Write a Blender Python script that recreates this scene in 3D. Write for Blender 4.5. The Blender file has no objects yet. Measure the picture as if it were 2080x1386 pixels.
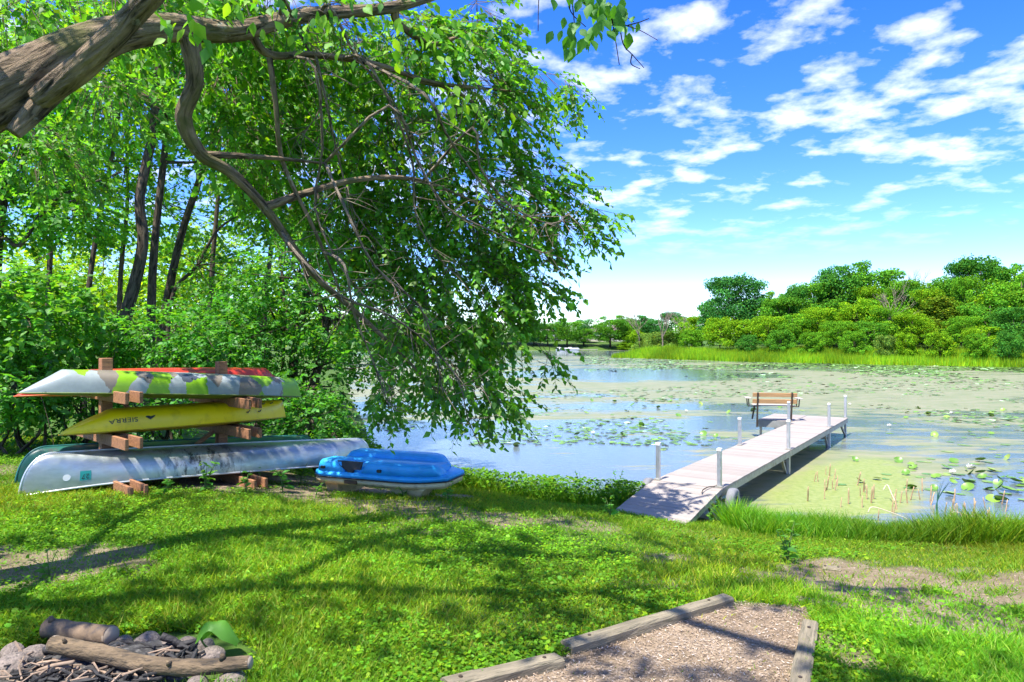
import bpy, bmesh, math, random
import numpy as np
from mathutils import Vector, Matrix

random.seed(7)
R = np.random.default_rng(11)
SC = bpy.context.scene
COL = SC.collection

# ------------------------------------------------------------------ camera, sky, sun, exposure
F, CX, CY, CAMZ = 1387.0, 1040.0, 693.0, 3.0
cam_data = bpy.data.cameras.new("camera")
cam = bpy.data.objects.new("camera", cam_data)
COL.objects.link(cam)
cam.location = (0, 0, CAMZ)
cam.rotation_euler = (math.radians(90), 0, 0)
cam_data.sensor_width = 36.0
cam_data.lens = 36.0 * F / 2080.0
cam_data.clip_start = 0.1
cam_data.clip_end = 6000
SC.camera = cam

SUN = np.array([-0.29, -0.33, 0.90]); SUN = SUN / np.linalg.norm(SUN)
SUN_EL = math.asin(SUN[2]); SUN_AZ = math.atan2(SUN[0], SUN[1])

world = bpy.data.worlds.new("World")
SC.world = world
world.use_nodes = True
wn, wl = world.node_tree.nodes, world.node_tree.links
wn.clear()
w_out = wn.new("ShaderNodeOutputWorld")
w_bg = wn.new("ShaderNodeBackground"); w_bg.inputs["Strength"].default_value = 0.15
w_sky = wn.new("ShaderNodeTexSky"); w_sky.sky_type = 'NISHITA'; w_sky.sun_disc = False
w_sky.sun_elevation = SUN_EL; w_sky.sun_rotation = SUN_AZ
w_sky.air_density = 1.0; w_sky.dust_density = 0.0; w_sky.altitude = 1200; w_sky.ozone_density = 4.0
w_hsv = wn.new("ShaderNodeHueSaturation"); w_hsv.inputs["Saturation"].default_value = 1.33; w_hsv.inputs["Hue"].default_value = 0.519
w_hsv.inputs["Value"].default_value = 0.9
wl.new(w_sky.outputs[0], w_hsv.inputs["Color"])
# broken altocumulus: noise on a flat cloud layer seen in the direction of each sky point
w_tc = wn.new("ShaderNodeTexCoord")
w_sep = wn.new("ShaderNodeSeparateXYZ"); wl.new(w_tc.outputs["Generated"], w_sep.inputs[0])
def wmath(op, a, b=None, clamp=False):
    n = wn.new("ShaderNodeMath"); n.operation = op; n.use_clamp = clamp
    for i, v in enumerate((a, b)):
        if v is None: continue
        if isinstance(v, (int, float)): n.inputs[i].default_value = v
        else: wl.new(v, n.inputs[i])
    return n.outputs[0]
zc = wmath('ADD', wmath('MAXIMUM', w_sep.outputs[2], 0.0), 0.13)
w_cmb = wn.new("ShaderNodeCombineXYZ")
wl.new(wmath('DIVIDE', w_sep.outputs[0], zc), w_cmb.inputs[0])
wl.new(wmath('DIVIDE', w_sep.outputs[1], zc), w_cmb.inputs[1])
def wnoise(scale, detail, rough, off, dist=0.0):
    m = wn.new("ShaderNodeMapping"); m.inputs["Location"].default_value = off
    wl.new(w_cmb.outputs[0], m.inputs[0])
    n = wn.new("ShaderNodeTexNoise"); n.inputs["Scale"].default_value = scale
    n.inputs["Detail"].default_value = detail; n.inputs["Roughness"].default_value = rough
    n.inputs["Distortion"].default_value = dist
    wl.new(m.outputs[0], n.inputs[0]); return n.outputs[0]
big = wnoise(0.6, 2.0, 0.5, (0.4, 5.2, 0.0))
puff = wnoise(4.8, 9.0, 0.56, (1.7, 2.4, 0.0), 0.1)
dens = wmath('ADD', wmath('MULTIPLY', puff, 0.75), wmath('MULTIPLY', big, 0.42))
w_rmp = wn.new("ShaderNodeValToRGB")
w_rmp.color_ramp.elements[0].position = 0.572; w_rmp.color_ramp.elements[0].color = (0, 0, 0, 1)
w_rmp.color_ramp.elements[1].position = 0.76; w_rmp.color_ramp.elements[1].color = (1, 1, 1, 1)
wl.new(dens, w_rmp.inputs[0])
fade = wmath('DIVIDE', wmath('SUBTRACT', w_sep.outputs[2], 0.11), 0.10, True)
alpha = wmath('MULTIPLY', wmath('MULTIPLY', w_rmp.outputs[0], fade), 0.96)
w_mix = wn.new("ShaderNodeMixRGB"); wl.new(alpha, w_mix.inputs[0])
wl.new(w_hsv.outputs[0], w_mix.inputs[1]); w_mix.inputs[2].default_value = (4.5, 4.6, 4.85, 1)
wl.new(w_mix.outputs[0], w_bg.inputs["Color"])
wl.new(w_bg.outputs[0], w_out.inputs[0])

sun_data = bpy.data.lights.new("sun", 'SUN')
sun_data.energy = 4.4; sun_data.angle = math.radians(0.53); sun_data.color = (1.0, 0.955, 0.87)
sun = bpy.data.objects.new("sun", sun_data); COL.objects.link(sun)
sun.rotation_euler = Vector(SUN).to_track_quat('Z', 'Y').to_euler()
sun.location = (-20, -20, 60)

SC.view_settings.view_transform = 'Standard'
SC.view_settings.look = 'None'
SC.view_settings.gamma = 1.0
SC.view_settings.exposure = 1.42
SC.view_settings.use_curve_mapping = False
SC.render.engine = 'CYCLES'
SC.cycles.use_denoising = True
SC.cycles.max_bounces = 10
SC.cycles.diffuse_bounces = 7
SC.cycles.glossy_bounces = 3
SC.cycles.transmission_bounces = 4
SC.cycles.sample_clamp_indirect = 6.0
SC.cycles.use_adaptive_sampling = True
SC.cycles.adaptive_threshold = 0.02

# ------------------------------------------------------------------ helpers
def P(px, py, d):
    """world point seen at photo position (px, py) at distance d in front of the camera"""
    return np.array([(px - CX) / F * d, d, CAMZ - (py - CY) / F * d])

def unit(v):
    v = np.asarray(v, float)
    return v / (np.linalg.norm(v, axis=-1, keepdims=True) + 1e-9)

def np_mesh(name, V, faces, col=None, smooth=False):
    """faces: list of (n,k) index arrays"""
    me = bpy.data.meshes.new(name)
    V = np.ascontiguousarray(V, dtype=np.float32)
    me.vertices.add(len(V)); me.vertices.foreach_set("co", V.ravel())
    loops = np.concatenate([f.ravel() for f in faces]).astype(np.int32)
    tot = np.concatenate([np.full(len(f), f.shape[1], np.int32) for f in faces])
    start = np.concatenate([[0], np.cumsum(tot)[:-1]]).astype(np.int32)
    me.loops.add(len(loops)); me.loops.foreach_set("vertex_index", loops)
    me.polygons.add(len(tot)); me.polygons.foreach_set("loop_start", start)
    if smooth:
        me.polygons.foreach_set("use_smooth", np.ones(len(tot), bool))
    if col is not None:
        a = me.attributes.new("col", 'FLOAT_COLOR', 'POINT')
        c = np.ones((len(V), 4), np.float32); c[:, :3] = col
        a.data.foreach_set("color", c.ravel())
    me.update(calc_edges=True)
    return me

def obj(name, me, mat, parent=None, kind=None):
    o = bpy.data.objects.new(name, me)
    COL.objects.link(o)
    if mat is not None and len(me.materials) == 0:
        me.materials.append(mat)
    if parent is not None:
        o.parent = parent
    if kind:
        o["kind"] = kind
    return o

def tag(o, label=None, cat=None, group=None, kind=None):
    if label: o["label"] = label
    if cat: o["category"] = cat
    if group: o["group"] = group
    if kind: o["kind"] = kind
    return o

def thing(name, label, cat, loc=(0, 0, 0), rotz=0.0, group=None):
    o = bpy.data.objects.new(name, None)
    o.empty_display_size = 0.2
    COL.objects.link(o)
    o.location = [float(c) for c in loc]; o.rotation_euler = (0, 0, rotz)
    return tag(o, label, cat, group)

def dup_tree(o, parent=None):
    c = o.copy(); COL.objects.link(c); c.parent = parent
    for ch in list(o.children):
        dup_tree(ch, c)
    return c

class MB:
    """collects shapes that become one mesh"""
    def __init__(self): self.v, self.f, self.bark = [], [], []
    def add(self, V, faces):
        b = len(self.v)
        self.v += [tuple(float(c) for c in p) for p in V]
        self.f += [tuple(b + i for i in f) for f in faces]
    def box(self, c, s, M=None, taper=1.0):
        hx, hy, hz = s[0] / 2, s[1] / 2, s[2] / 2
        V = [(-hx, -hy, -hz), (hx, -hy, -hz), (hx, hy, -hz), (-hx, hy, -hz),
             (-hx * taper, -hy * taper, hz), (hx * taper, -hy * taper, hz), (hx * taper, hy * taper, hz), (-hx * taper, hy * taper, hz)]
        if M is not None:
            V = [tuple(M @ Vector(p)) for p in V]
        V = [(p[0] + c[0], p[1] + c[1], p[2] + c[2]) for p in V]
        self.add(V, [(0, 3, 2, 1), (4, 5, 6, 7), (0, 1, 5, 4), (1, 2, 6, 5), (2, 3, 7, 6), (3, 0, 4, 7)])
    def bar(self, a, b, w, h, up=(0, 0, 1)):
        a, b = np.array(a, float), np.array(b, float)
        x = unit(b - a); y = unit(np.cross(up, x)); z = np.cross(x, y)
        V = []
        for p in (a, b):
            for sy, sz in ((-1, -1), (1, -1), (1, 1), (-1, 1)):
                V.append(p + y * sy * w / 2 + z * sz * h / 2)
        self.add(V, [(0, 3, 2, 1), (4, 5, 6, 7), (0, 1, 5, 4), (1, 2, 6, 5), (2, 3, 7, 6), (3, 0, 4, 7)])
    def tube(self, pts, radii, n=8, caps=True, wob=0.0, rng=None, relief=0.0):
        pts = np.array(pts, float); k = len(pts)
        if np.isscalar(radii): radii = [radii] * k
        T = np.gradient(pts, axis=0); T = unit(T)
        arc = np.concatenate([[0], np.cumsum(np.linalg.norm(np.diff(pts, axis=0), axis=1))]); off0 = 7.3 * len(self.bark) % 31
        ref = np.array([0.13, 0.21, 1.0]) if abs(T[0][2]) < 0.9 else np.array([1.0, 0.2, 0.1])
        V = []
        y = unit(np.cross(ref, T[0]))
        for i in range(k):
            y = unit(y - T[i] * np.dot(y, T[i])); z = np.cross(T[i], y)
            for j in range(n):
                a = 2 * math.pi * j / n
                r = radii[i] * (1 + (rng.uniform(-wob, wob) if wob and rng is not None else 0))
                if relief: r *= 1 + relief * (abs(math.sin(5.5 * a + 1.3 * math.sin(arc[i] * 4.1) + 0.7 * math.sin(arc[i] * 9.3 + a))) - 0.6) + relief * 0.8 * math.sin(arc[i] * 5.7 + 2 * a) * math.sin(arc[i] * 2.3 + a)
                V.append(pts[i] + y * math.cos(a) * r + z * math.sin(a) * r)
                self.bark.append((math.cos(a) * radii[i] + off0, math.sin(a) * radii[i], arc[i]))
        Fs = []
        for i in range(k - 1):
            for j in range(n):
                j2 = (j + 1) % n
                Fs.append((i * n + j, i * n + j2, (i + 1) * n + j2, (i + 1) * n + j))
        if caps:
            Fs.append(tuple(range(n - 1, -1, -1))); Fs.append(tuple((k - 1) * n + j for j in range(n)))
        self.add(V, Fs)
    def mesh(self, name, smooth=False):
        me = bpy.data.meshes.new(name)
        me.from_pydata(self.v, [], self.f)
        if smooth:
            me.polygons.foreach_set("use_smooth", [True] * len(me.polygons))
        if len(self.bark) == len(self.v) and self.bark:
            a = me.attributes.new("bark", 'FLOAT_VECTOR', 'POINT'); a.data.foreach_set("vector", np.array(self.bark, np.float32).ravel())
        me.update()
        return me
    def build(self, name, mat, parent=None, smooth=False, bevel=0.0, kind=None):
        me = self.mesh(name, smooth)
        if bevel:
            bm = bmesh.new(); bm.from_mesh(me)
            bmesh.ops.bevel(bm, geom=list(bm.edges), offset=bevel, segments=1, affect='EDGES')
            bm.to_mesh(me); bm.free()
        return obj(name, me, mat, parent, kind)

def bez(pts, n):
    """smooth curve through points (Catmull-Rom); pts (k, m)"""
    pts = np.array(pts, float); k = len(pts)
    out = []
    ext = np.vstack([2 * pts[0] - pts[1], pts, 2 * pts[-1] - pts[-2]])
    for i in range(k - 1):
        p0, p1, p2, p3 = ext[i:i + 4]
        for t in np.linspace(0, 1, n, endpoint=False):
            out.append(0.5 * (2 * p1 + (p2 - p0) * t + (2 * p0 - 5 * p1 + 4 * p2 - p3) * t * t + (3 * p1 - p0 - 3 * p2 + p3) * t ** 3))
    out.append(pts[-1])
    return np.array(out)

def scatter(Tv, Tf, pos, X, Y, Z, sx, sy=None, sz=None):
    """many copies of a small template: returns V, faces(list), index of the copy for each vertex"""
    Tv = np.array(Tv, float); n = len(pos); k = len(Tv)
    sx = np.broadcast_to(sx, (n,)); sy = sx if sy is None else np.broadcast_to(sy, (n,)); sz = sx if sz is None else np.broadcast_to(sz, (n,))
    V = (pos[:, None, :] + (sx[:, None] * Tv[None, :, 0])[..., None] * X[:, None, :]
         + (sy[:, None] * Tv[None, :, 1])[..., None] * Y[:, None, :]
         + (sz[:, None] * Tv[None, :, 2])[..., None] * Z[:, None, :]).reshape(-1, 3)
    base = (np.arange(n) * k)[:, None]
    by = {}
    for f in Tf: by.setdefault(len(f), []).append(f)
    faces = [(base[:, :, None] + np.array(fs)[None]).reshape(-1, kk) for kk, fs in by.items()]
    return V, faces, np.repeat(np.arange(n), k)

LEAF_V = [(0, 0, 0), (0.40, 0.32, 0.07), (1.0, 0, -0.08), (0.40, -0.32, 0.07)]
LEAF_F = [(0, 2, 1), (0, 3, 2)]
BIG_V = [(0, 0, 0), (0.2, 0.2, 0.05), (0.45, 0.30, 0.07), (0.72, 0.18, 0.03), (1.0, 0, -0.10),
         (0.72, -0.18, 0.03), (0.45, -0.30, 0.07), (0.2, -0.2, 0.05), (0.45, 0, 0.0)]
BIG_F = [(0, 8, 1), (8, 2, 1), (8, 3, 2), (8, 4, 3), (8, 5, 4), (8, 6, 5), (8, 7, 6), (0, 7, 8)]

def frames(d, n):
    X = unit(d); Z = unit(n - X * np.sum(n * X, 1, keepdims=True)); Y = np.cross(Z, X)
    return X, Y, Z

def cat_meshes(parts):
    Vs, Fs, Cs, b = [], {}, [], 0
    for V, faces, c in parts:
        Vs.append(V); Cs.append(np.broadcast_to(c, (len(V), 3)))
        for f in faces: Fs.setdefault(f.shape[1], []).append(f + b)
        b += len(V)
    return np.vstack(Vs), [np.vstack(f) for f in Fs.values()], np.vstack(Cs)

def leaf_colors(n, rng, yellow=0.15, spread=0.3):
    """per-leaf tint: mostly 1 with lighter, yellower and darker leaves among them"""
    v = rng.normal(1.0, spread, n).clip(0.45, 1.7)
    c = np.stack([v, v, v], 1)
    y = rng.random(n) < yellow
    c[y] *= np.array([1.7, 1.15, 0.7])
    b = rng.random(n) < 0.2
    c[b] *= np.array([0.75, 0.95, 1.2])
    return c

def sprays(origins, dirs, length, k, lsize, rng, yellow=0.15, droop=0.5, big=False, twig=True, tint=None):
    """leafy twigs: k leaves along each; returns (V, faces, col) parts"""
    n = len(origins)
    length = np.broadcast_to(length, (n,)) * rng.uniform(0.7, 1.3, n)
    d = unit(dirs + rng.normal(0, 0.25, (n, 3)))
    t = np.linspace(0.12, 1.0, k)
    o = np.repeat(origins, k, 0); D = np.repeat(d, k, 0); L = np.repeat(length, k)
    T = np.tile(t, n) * L
    sag = np.zeros((n * k, 3)); sag[:, 2] = -droop * 0.5 * T ** 2 / np.maximum(L, 0.05)
    pos = o + D * T[:, None] + sag
    side = unit(np.cross(D, np.array([0, 0, 1.0])) + 1e-6)
    sgn = np.tile(np.where(np.arange(k) % 2 == 0, 1.0, -1.0), n)[:, None]
    ld = unit(D * 0.55 + side * sgn * 0.9 + np.array([0, 0, -droop * 0.8]) + rng.normal(0, 0.35, (n * k, 3)))
    nr = unit(np.array([0, 0, 1.0]) + rng.normal(0, 0.55, (n * k, 3)))
    X, Y, Z = frames(ld, nr)
    s = lsize * rng.uniform(0.5, 1.4, n * k)
    V, fs, idx = scatter(BIG_V if big else LEAF_V, BIG_F if big else LEAF_F, pos, X, Y, Z, s)
    c = leaf_colors(n * k, rng, yellow)
    c *= np.repeat(rng.normal(1, 0.14, n).clip(0.6, 1.4), k)[:, None]
    if tint is not None: c *= np.repeat(tint, k, 0)
    out = [(V, fs, c[idx])]
    tw = None
    if twig:
        e = origins + d * length[:, None]; e[:, 2] -= droop * 0.5 * length
        tw = (origins, e)
    return out, tw

def twig_part(a, b, r):
    d = b - a; L = np.linalg.norm(d, axis=1)
    X, Y, Z = frames(d, np.tile(np.array([[0.2, 0.3, 1.0]]), (len(a), 1)))
    Tv = [(0, 1, 0), (0, -0.5, 0.87), (0, -0.5, -0.87), (1, 0.4, 0), (1, -0.2, 0.35), (1, -0.2, -0.35)]
    Tf = [(0, 1, 4, 3), (1, 2, 5, 4), (2, 0, 3, 5)]
    V, fs, idx = scatter(Tv, Tf, a, X, Y, Z, L, np.full(len(a), r), np.full(len(a), r))
    return (V, fs, np.ones((1, 3)))

def in_ellipsoids(ells, n, rng, shell=0.55):
    """points in a union of ellipsoids (cx,cy,cz,rx,ry,rz), denser toward the outside"""
    E = np.array(ells, float); vol = E[:, 3] * E[:, 4] * E[:, 5]; w = vol ** 0.8; w /= w.sum()
    i = rng.choice(len(E), n, p=w)
    u = unit(rng.normal(0, 1, (n, 3)))
    r = rng.random(n) ** (1 / 3) * (1 - shell) + shell * rng.random(n) ** 0.25
    return E[i, :3] + u * r[:, None] * E[i, 3:], u, i

# ------------------------------------------------------------------ materials
def new_mat(name):
    m = bpy.data.materials.new(name); m.use_nodes = True
    nt = m.node_tree; nt.nodes.clear()
    out = nt.nodes.new("ShaderNodeOutputMaterial")
    return m, nt, out

def N(nt, t, **kw):
    n = nt.nodes.new(t)
    for k, v in kw.items():
        if k in n.inputs.keys(): n.inputs[k].default_value = v
        else: setattr(n, k, v)
    return n

def ramp(nt, fac, stops, interp='LINEAR'):
    r = nt.nodes.new("ShaderNodeValToRGB"); r.color_ramp.interpolation = interp
    while len(r.color_ramp.elements) < len(stops): r.color_ramp.elements.new(0.5)
    for e, (p, c) in zip(r.color_ramp.elements, stops):
        e.position = p; e.color = (*c, 1) if len(c) == 3 else c
    nt.links.new(fac, r.inputs[0]); return r.outputs[0]

def noise(nt, scale, detail=4, rough=0.55, coord='Object', mapping=None, dist=0.0):
    tc = N(nt, "ShaderNodeTexCoord")
    if coord == 'Position':
        g = N(nt, "ShaderNodeNewGeometry"); src = g.outputs["Position"]
    else:
        src = tc.outputs[coord]
    if mapping is not None:
        mp = N(nt, "ShaderNodeMapping"); mp.inputs["Scale"].default_value = mapping
        nt.links.new(src, mp.inputs[0]); src = mp.outputs[0]
    n = N(nt, "ShaderNodeTexNoise", Scale=scale, Detail=detail, Roughness=rough, Distortion=dist)
    nt.links.new(src, n.inputs["Vector"]); return n.outputs["Fac"]

def mixc(nt, fac, a, b, mode='MIX'):
    m = N(nt, "ShaderNodeMixRGB", blend_type=mode)
    for i, v in ((0, fac), (1, a), (2, b)):
        if isinstance(v, (int, float)): m.inputs[i].default_value = v
        elif isinstance(v, tuple): m.inputs[i].default_value = (*v, 1) if len(v) == 3 else v
        else: nt.links.new(v, m.inputs[i])
    return m.outputs[0]

def surf(name, color, rough=0.6, metal=0.0, var=0.25, scale=6.0, bump=0.0, bscale=30.0, stretch=None, dark=None, spec=0.5, coat=0.0):
    """one-colour stuff with uneven tone, stains and fine relief"""
    m, nt, out = new_mat(name)
    b = N(nt, "ShaderNodeBsdfPrincipled", Roughness=rough, Metallic=metal)
    b.inputs["Specular IOR Level"].default_value = spec
    b.inputs["Coat Weight"].default_value = coat
    f = noise(nt, scale, 5, 0.6, mapping=stretch)
    lo = tuple(c * (1 - var) for c in color); hi = tuple(min(1, c * (1 + var)) for c in color)
    c = ramp(nt, f, [(0.3, lo), (0.7, hi)])
    if dark is not None:
        f2 = noise(nt, scale * 2.7, 6, 0.65, mapping=stretch)
        c = mixc(nt, ramp(nt, f2, [(0.52, (0, 0, 0)), (0.68, (1, 1, 1))]), c, dark)
    nt.links.new(c, b.inputs["Base Color"])
    if bump:
        bp = N(nt, "ShaderNodeBump", Strength=bump, Distance=0.02)
        nt.links.new(noise(nt, bscale, 5, 0.6, mapping=stretch), bp.inputs["Height"])
        nt.links.new(bp.outputs[0], b.inputs["Normal"])
    nt.links.new(b.outputs[0], out.inputs[0]); return m

def foliage(name, color, trans, tfac=0.42, gloss=0.03, objcol=False):
    m, nt, out = new_mat(name)
    at = N(nt, "ShaderNodeAttribute", attribute_name="col")
    c1 = mixc(nt, 1.0, at.outputs["Color"], color, 'MULTIPLY')
    c2 = mixc(nt, 1.0, at.outputs["Color"], trans, 'MULTIPLY')
    if objcol:
        oi = N(nt, "ShaderNodeObjectInfo")
        c1 = mixc(nt, 1.0, c1, oi.outputs["Color"], 'MULTIPLY'); c2 = mixc(nt, 1.0, c2, oi.outputs["Color"], 'MULTIPLY')
    d = N(nt, "ShaderNodeBsdfDiffuse"); t = N(nt, "ShaderNodeBsdfTranslucent"); g = N(nt, "ShaderNodeBsdfGlossy", Roughness=0.55)
    g.inputs["Color"].default_value = (0.9, 1, 0.9, 1)
    nt.links.new(c1, d.inputs[0]); nt.links.new(c2, t.inputs[0])
    m1 = N(nt, "ShaderNodeMixShader"); m1.inputs[0].default_value = tfac
    nt.links.new(d.outputs[0], m1.inputs[1]); nt.links.new(t.outputs[0], m1.inputs[2])
    m2 = N(nt, "ShaderNodeMixShader"); m2.inputs[0].default_value = gloss
    nt.links.new(m1.outputs[0], m2.inputs[1]); nt.links.new(g.outputs[0], m2.inputs[2])
    nt.links.new(m2.outputs[0], out.inputs[0]); return m

def bark(name, color, scale=9.0, lichen=None, moss=None):
    """furrowed bark: the furrows follow each limb"""
    m, nt, out = new_mat(name)
    b = N(nt, "ShaderNodeBsdfPrincipled", Roughness=0.92); b.inputs["Specular IOR Level"].default_value = 0.2
    at = N(nt, "ShaderNodeAttribute", attribute_name="bark")
    mp = N(nt, "ShaderNodeMapping"); mp.inputs["Scale"].default_value = (1, 1, 0.16); nt.links.new(at.outputs["Vector"], mp.inputs[0])
    def nz(sc, det, src, dist=0.0):
        n = N(nt, "ShaderNodeTexNoise", Scale=sc, Detail=det, Roughness=0.65, Distortion=dist); nt.links.new(src, n.inputs["Vector"]); return n.outputs["Fac"]
    f = nz(scale * 4.2, 6, mp.outputs[0], 0.8)
    c = ramp(nt, f, [(0.36, tuple(x * 0.18 for x in color)), (0.5, color), (0.68, tuple(min(1, x * 1.55) for x in color))])
    c = mixc(nt, 0.7, c, ramp(nt, nz(3.5, 4, at.outputs["Vector"]), [(0.3, (0.55, 0.55, 0.55)), (0.7, (1.3, 1.25, 1.2))]), 'MULTIPLY')
    if lichen:
        c = mixc(nt, ramp(nt, nz(2.6, 6, at.outputs["Vector"]), [(0.60, (0, 0, 0)), (0.66, (0.8, 0.8, 0.8))]), c, lichen)
    if moss:
        c = mixc(nt, ramp(nt, nz(1.7, 6, at.outputs["Vector"]), [(0.52, (0, 0, 0)), (0.64, (0.75, 0.75, 0.75))]), c, moss)
    nt.links.new(c, b.inputs["Base Color"])
    bp = N(nt, "ShaderNodeBump", Strength=1.0, Distance=0.05); nt.links.new(f, bp.inputs["Height"])
    nt.links.new(bp.outputs[0], b.inputs["Normal"])
    nt.links.new(b.outputs[0], out.inputs[0]); return m

M_LEAF = foliage("leaf_box_elder", (0.08, 0.24, 0.014), (0.20, 0.52, 0.014), 0.5)
M_LEAF_WOOD = foliage("leaf_woodland", (0.075, 0.235, 0.016), (0.19, 0.50, 0.015), 0.52)
M_LEAF_SHRUB = foliage("leaf_shrub", (0.08, 0.24, 0.022), (0.18, 0.48, 0.016), 0.48)
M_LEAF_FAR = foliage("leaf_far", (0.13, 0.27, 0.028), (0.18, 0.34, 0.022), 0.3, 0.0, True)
M_GRASS = foliage("grass_blade", (0.15, 0.285, 0.011), (0.25, 0.46, 0.010), 0.4, 0.012)
M_BARK = bark("bark_grey_brown", (0.21, 0.155, 0.105), 4.5, (0.36, 0.36, 0.33), (0.10, 0.105, 0.03))
M_BARK_DARK = bark("bark_dark", (0.10, 0.078, 0.058), 5)
M_BARK_PALE = bark("bark_dead_pale", (0.24, 0.195, 0.15), 9)
M_TWIG = surf("twig_bark", (0.14, 0.1, 0.065), 0.9)
M_CEDAR = surf("rack_timber", (0.30, 0.135, 0.06), 0.75, var=0.35, scale=5, bump=0.35, bscale=22, stretch=(1, 6, 6), dark=(0.13, 0.06, 0.03))
M_TIMBER = surf("landscape_timber", (0.21, 0.175, 0.115), 0.9, var=0.35, scale=4, bump=0.6, bscale=16, stretch=(0.6, 7, 7), dark=(0.09, 0.085, 0.05))
M_DECK = surf("deck_board", (0.30, 0.262, 0.23), 0.75, var=0.14, scale=3, bump=0.2, bscale=40, stretch=(6, 0.6, 1), dark=(0.245, 0.212, 0.185))
_nt = M_DECK.node_tree; _b = next(n for n in _nt.nodes if n.type == 'BSDF_PRINCIPLED'); _src = _b.inputs["Base Color"].links[0].from_socket
_oi = _nt.nodes.new("ShaderNodeObjectInfo")     # each board has weathered a little differently
_nt.links.new(mixc(_nt, 1.0, _src, ramp(_nt, _oi.outputs["Random"], [(0.0, (0.86, 0.85, 0.84)), (0.5, (1.0, 1.0, 1.0)), (1.0, (1.1, 1.09, 1.08))]), 'MULTIPLY'), _b.inputs["Base Color"])
M_FRAME = surf("dock_frame_metal", (0.36, 0.34, 0.29), 0.55, 0.3, var=0.2, scale=4, dark=(0.2, 0.17, 0.11))
M_POST = surf("galvanised_post", (0.55, 0.55, 0.57), 0.38, 0.75, var=0.15, scale=8, bump=0.1, bscale=25)
M_CAP = surf("white_cap", (0.72, 0.72, 0.72), 0.5, var=0.05)
M_RUBBER = surf("grey_rubber", (0.17, 0.17, 0.18), 0.8, var=0.2, scale=9)
M_DARKMETAL = surf("dark_iron", (0.07, 0.05, 0.035), 0.6, 0.4, var=0.2)
M_SLAT = surf("bench_slat", (0.42, 0.235, 0.10), 0.6, var=0.2, scale=4, bump=0.2, bscale=20, stretch=(0.6, 6, 6))
M_SLAT_GREY = surf("bench_seat_board", (0.42, 0.37, 0.31), 0.7, var=0.15)
M_STONE = surf("fire_stone", (0.20, 0.16, 0.135), 0.85, var=0.4, scale=2.5, bump=0.8, bscale=6, dark=(0.05, 0.045, 0.042))
M_CHAR = surf("charred_wood", (0.022, 0.02, 0.02), 0.75, var=0.5, scale=14, bump=0.8, bscale=26)
M_LOG = surf("weathered_log", (0.125, 0.087, 0.05), 0.9, var=0.7, scale=9, bump=1.0, bscale=30, stretch=(0.5, 1.6, 1.6), dark=(0.03, 0.024, 0.018))
M_STICK = surf("dry_stick", (0.24, 0.17, 0.12), 0.9, var=0.4, scale=9)
M_ASH = surf("ash_bed", (0.045, 0.042, 0.04), 0.95, var=0.6, scale=12, bump=0.8, bscale=40, dark=(0.16, 0.15, 0.14))
M_CUT = surf("log_cut_end", (0.3, 0.24, 0.18), 0.85, var=0.3, scale=9)
# ------------------------------------------------------------------ the lake outline and the ground
LAKE = np.array([(160, 8), (30, 10.0), (8, 10.3), (5.2, 10.45), (3.9, 10.85), (2.3, 12.3), (0.4, 13.0), (-1.4, 13.9), (-3.0, 15.8), (-4.0, 18.5),
                 (-5.2, 24), (-9, 38), (-21, 88), (-42, 160), (-55, 214), (-20, 221), (8, 219), (30, 219), (46, 224), (47, 190), (34, 150), (24, 131), (18.2, 124),
                 (22, 119), (33, 100), (46, 87), (58, 78), (80, 70), (120, 60), (160, 50)], float)

def shore_dist(x, y):
    """signed distance to the shoreline: positive on land"""
    pts = np.stack([np.ravel(x), np.ravel(y)], 1)
    out = np.full(len(pts), 1e9); inside = np.zeros(len(pts), bool)
    for i in range(len(LAKE)):
        a, b = LAKE[i], LAKE[(i + 1) % len(LAKE)]
        ab = b - a
        t = np.clip(((pts - a) @ ab) / (ab @ ab), 0, 1)
        out = np.minimum(out, np.hypot(*(pts - a - t[:, None] * ab).T))
        cross = (a[1] > pts[:, 1]) != (b[1] > pts[:, 1])
        xi = (b[0] - a[0]) * (pts[:, 1] - a[1]) / (b[1] - a[1] + 1e-12) + a[0]
        inside ^= cross & (pts[:, 0] < xi)
    return np.where(inside, -out, out).reshape(np.shape(x))

def wave(x, y, s, seed):
    """cheap smooth noise about 0, roughly -1..1"""
    r = np.random.default_rng(seed); v = 0
    for k in range(7):
        a = r.uniform(0, 2 * math.pi); f = s * r.uniform(0.55, 1.9); ph = r.uniform(0, 6.28)
        v = v + np.sin(f * (x * math.cos(a) + y * math.sin(a)) + ph)
    return v / 3.2

def ground_z(x, y):
    x = np.asarray(x, float); y = np.asarray(y, float)
    s = shore_dist(x, y)
    land = 0.03 + 1.33 * (1 - np.exp(-(np.maximum(s, 0) / 4.5) ** 1.3))
    far = np.clip((np.hypot(x, y) - 45) / 40, 0, 1)
    land = land + far * np.clip(s - 3, 0, 60) * 0.075
    land = land + 0.025 * wave(x, y, 2.3, 3) * np.clip(s, 0, 1)
    return np.where(s > 0, land, np.maximum(-0.9, 0.03 + 0.4 * s))

def gz(x, y): return float(ground_z(np.array([x]), np.array([y]))[0])

def ground_at(px, py, z0=1.2):
    """point of the ground seen at a photo position"""
    d = (CAMZ - z0) * F / (py - CY)
    for _ in range(12):
        p = P(px, py, d); z0 = gz(p[0], p[1]); d = 0.5 * d + 0.5 * (CAMZ - z0) * F / (py - CY)
    return P(px, py, d)

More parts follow.
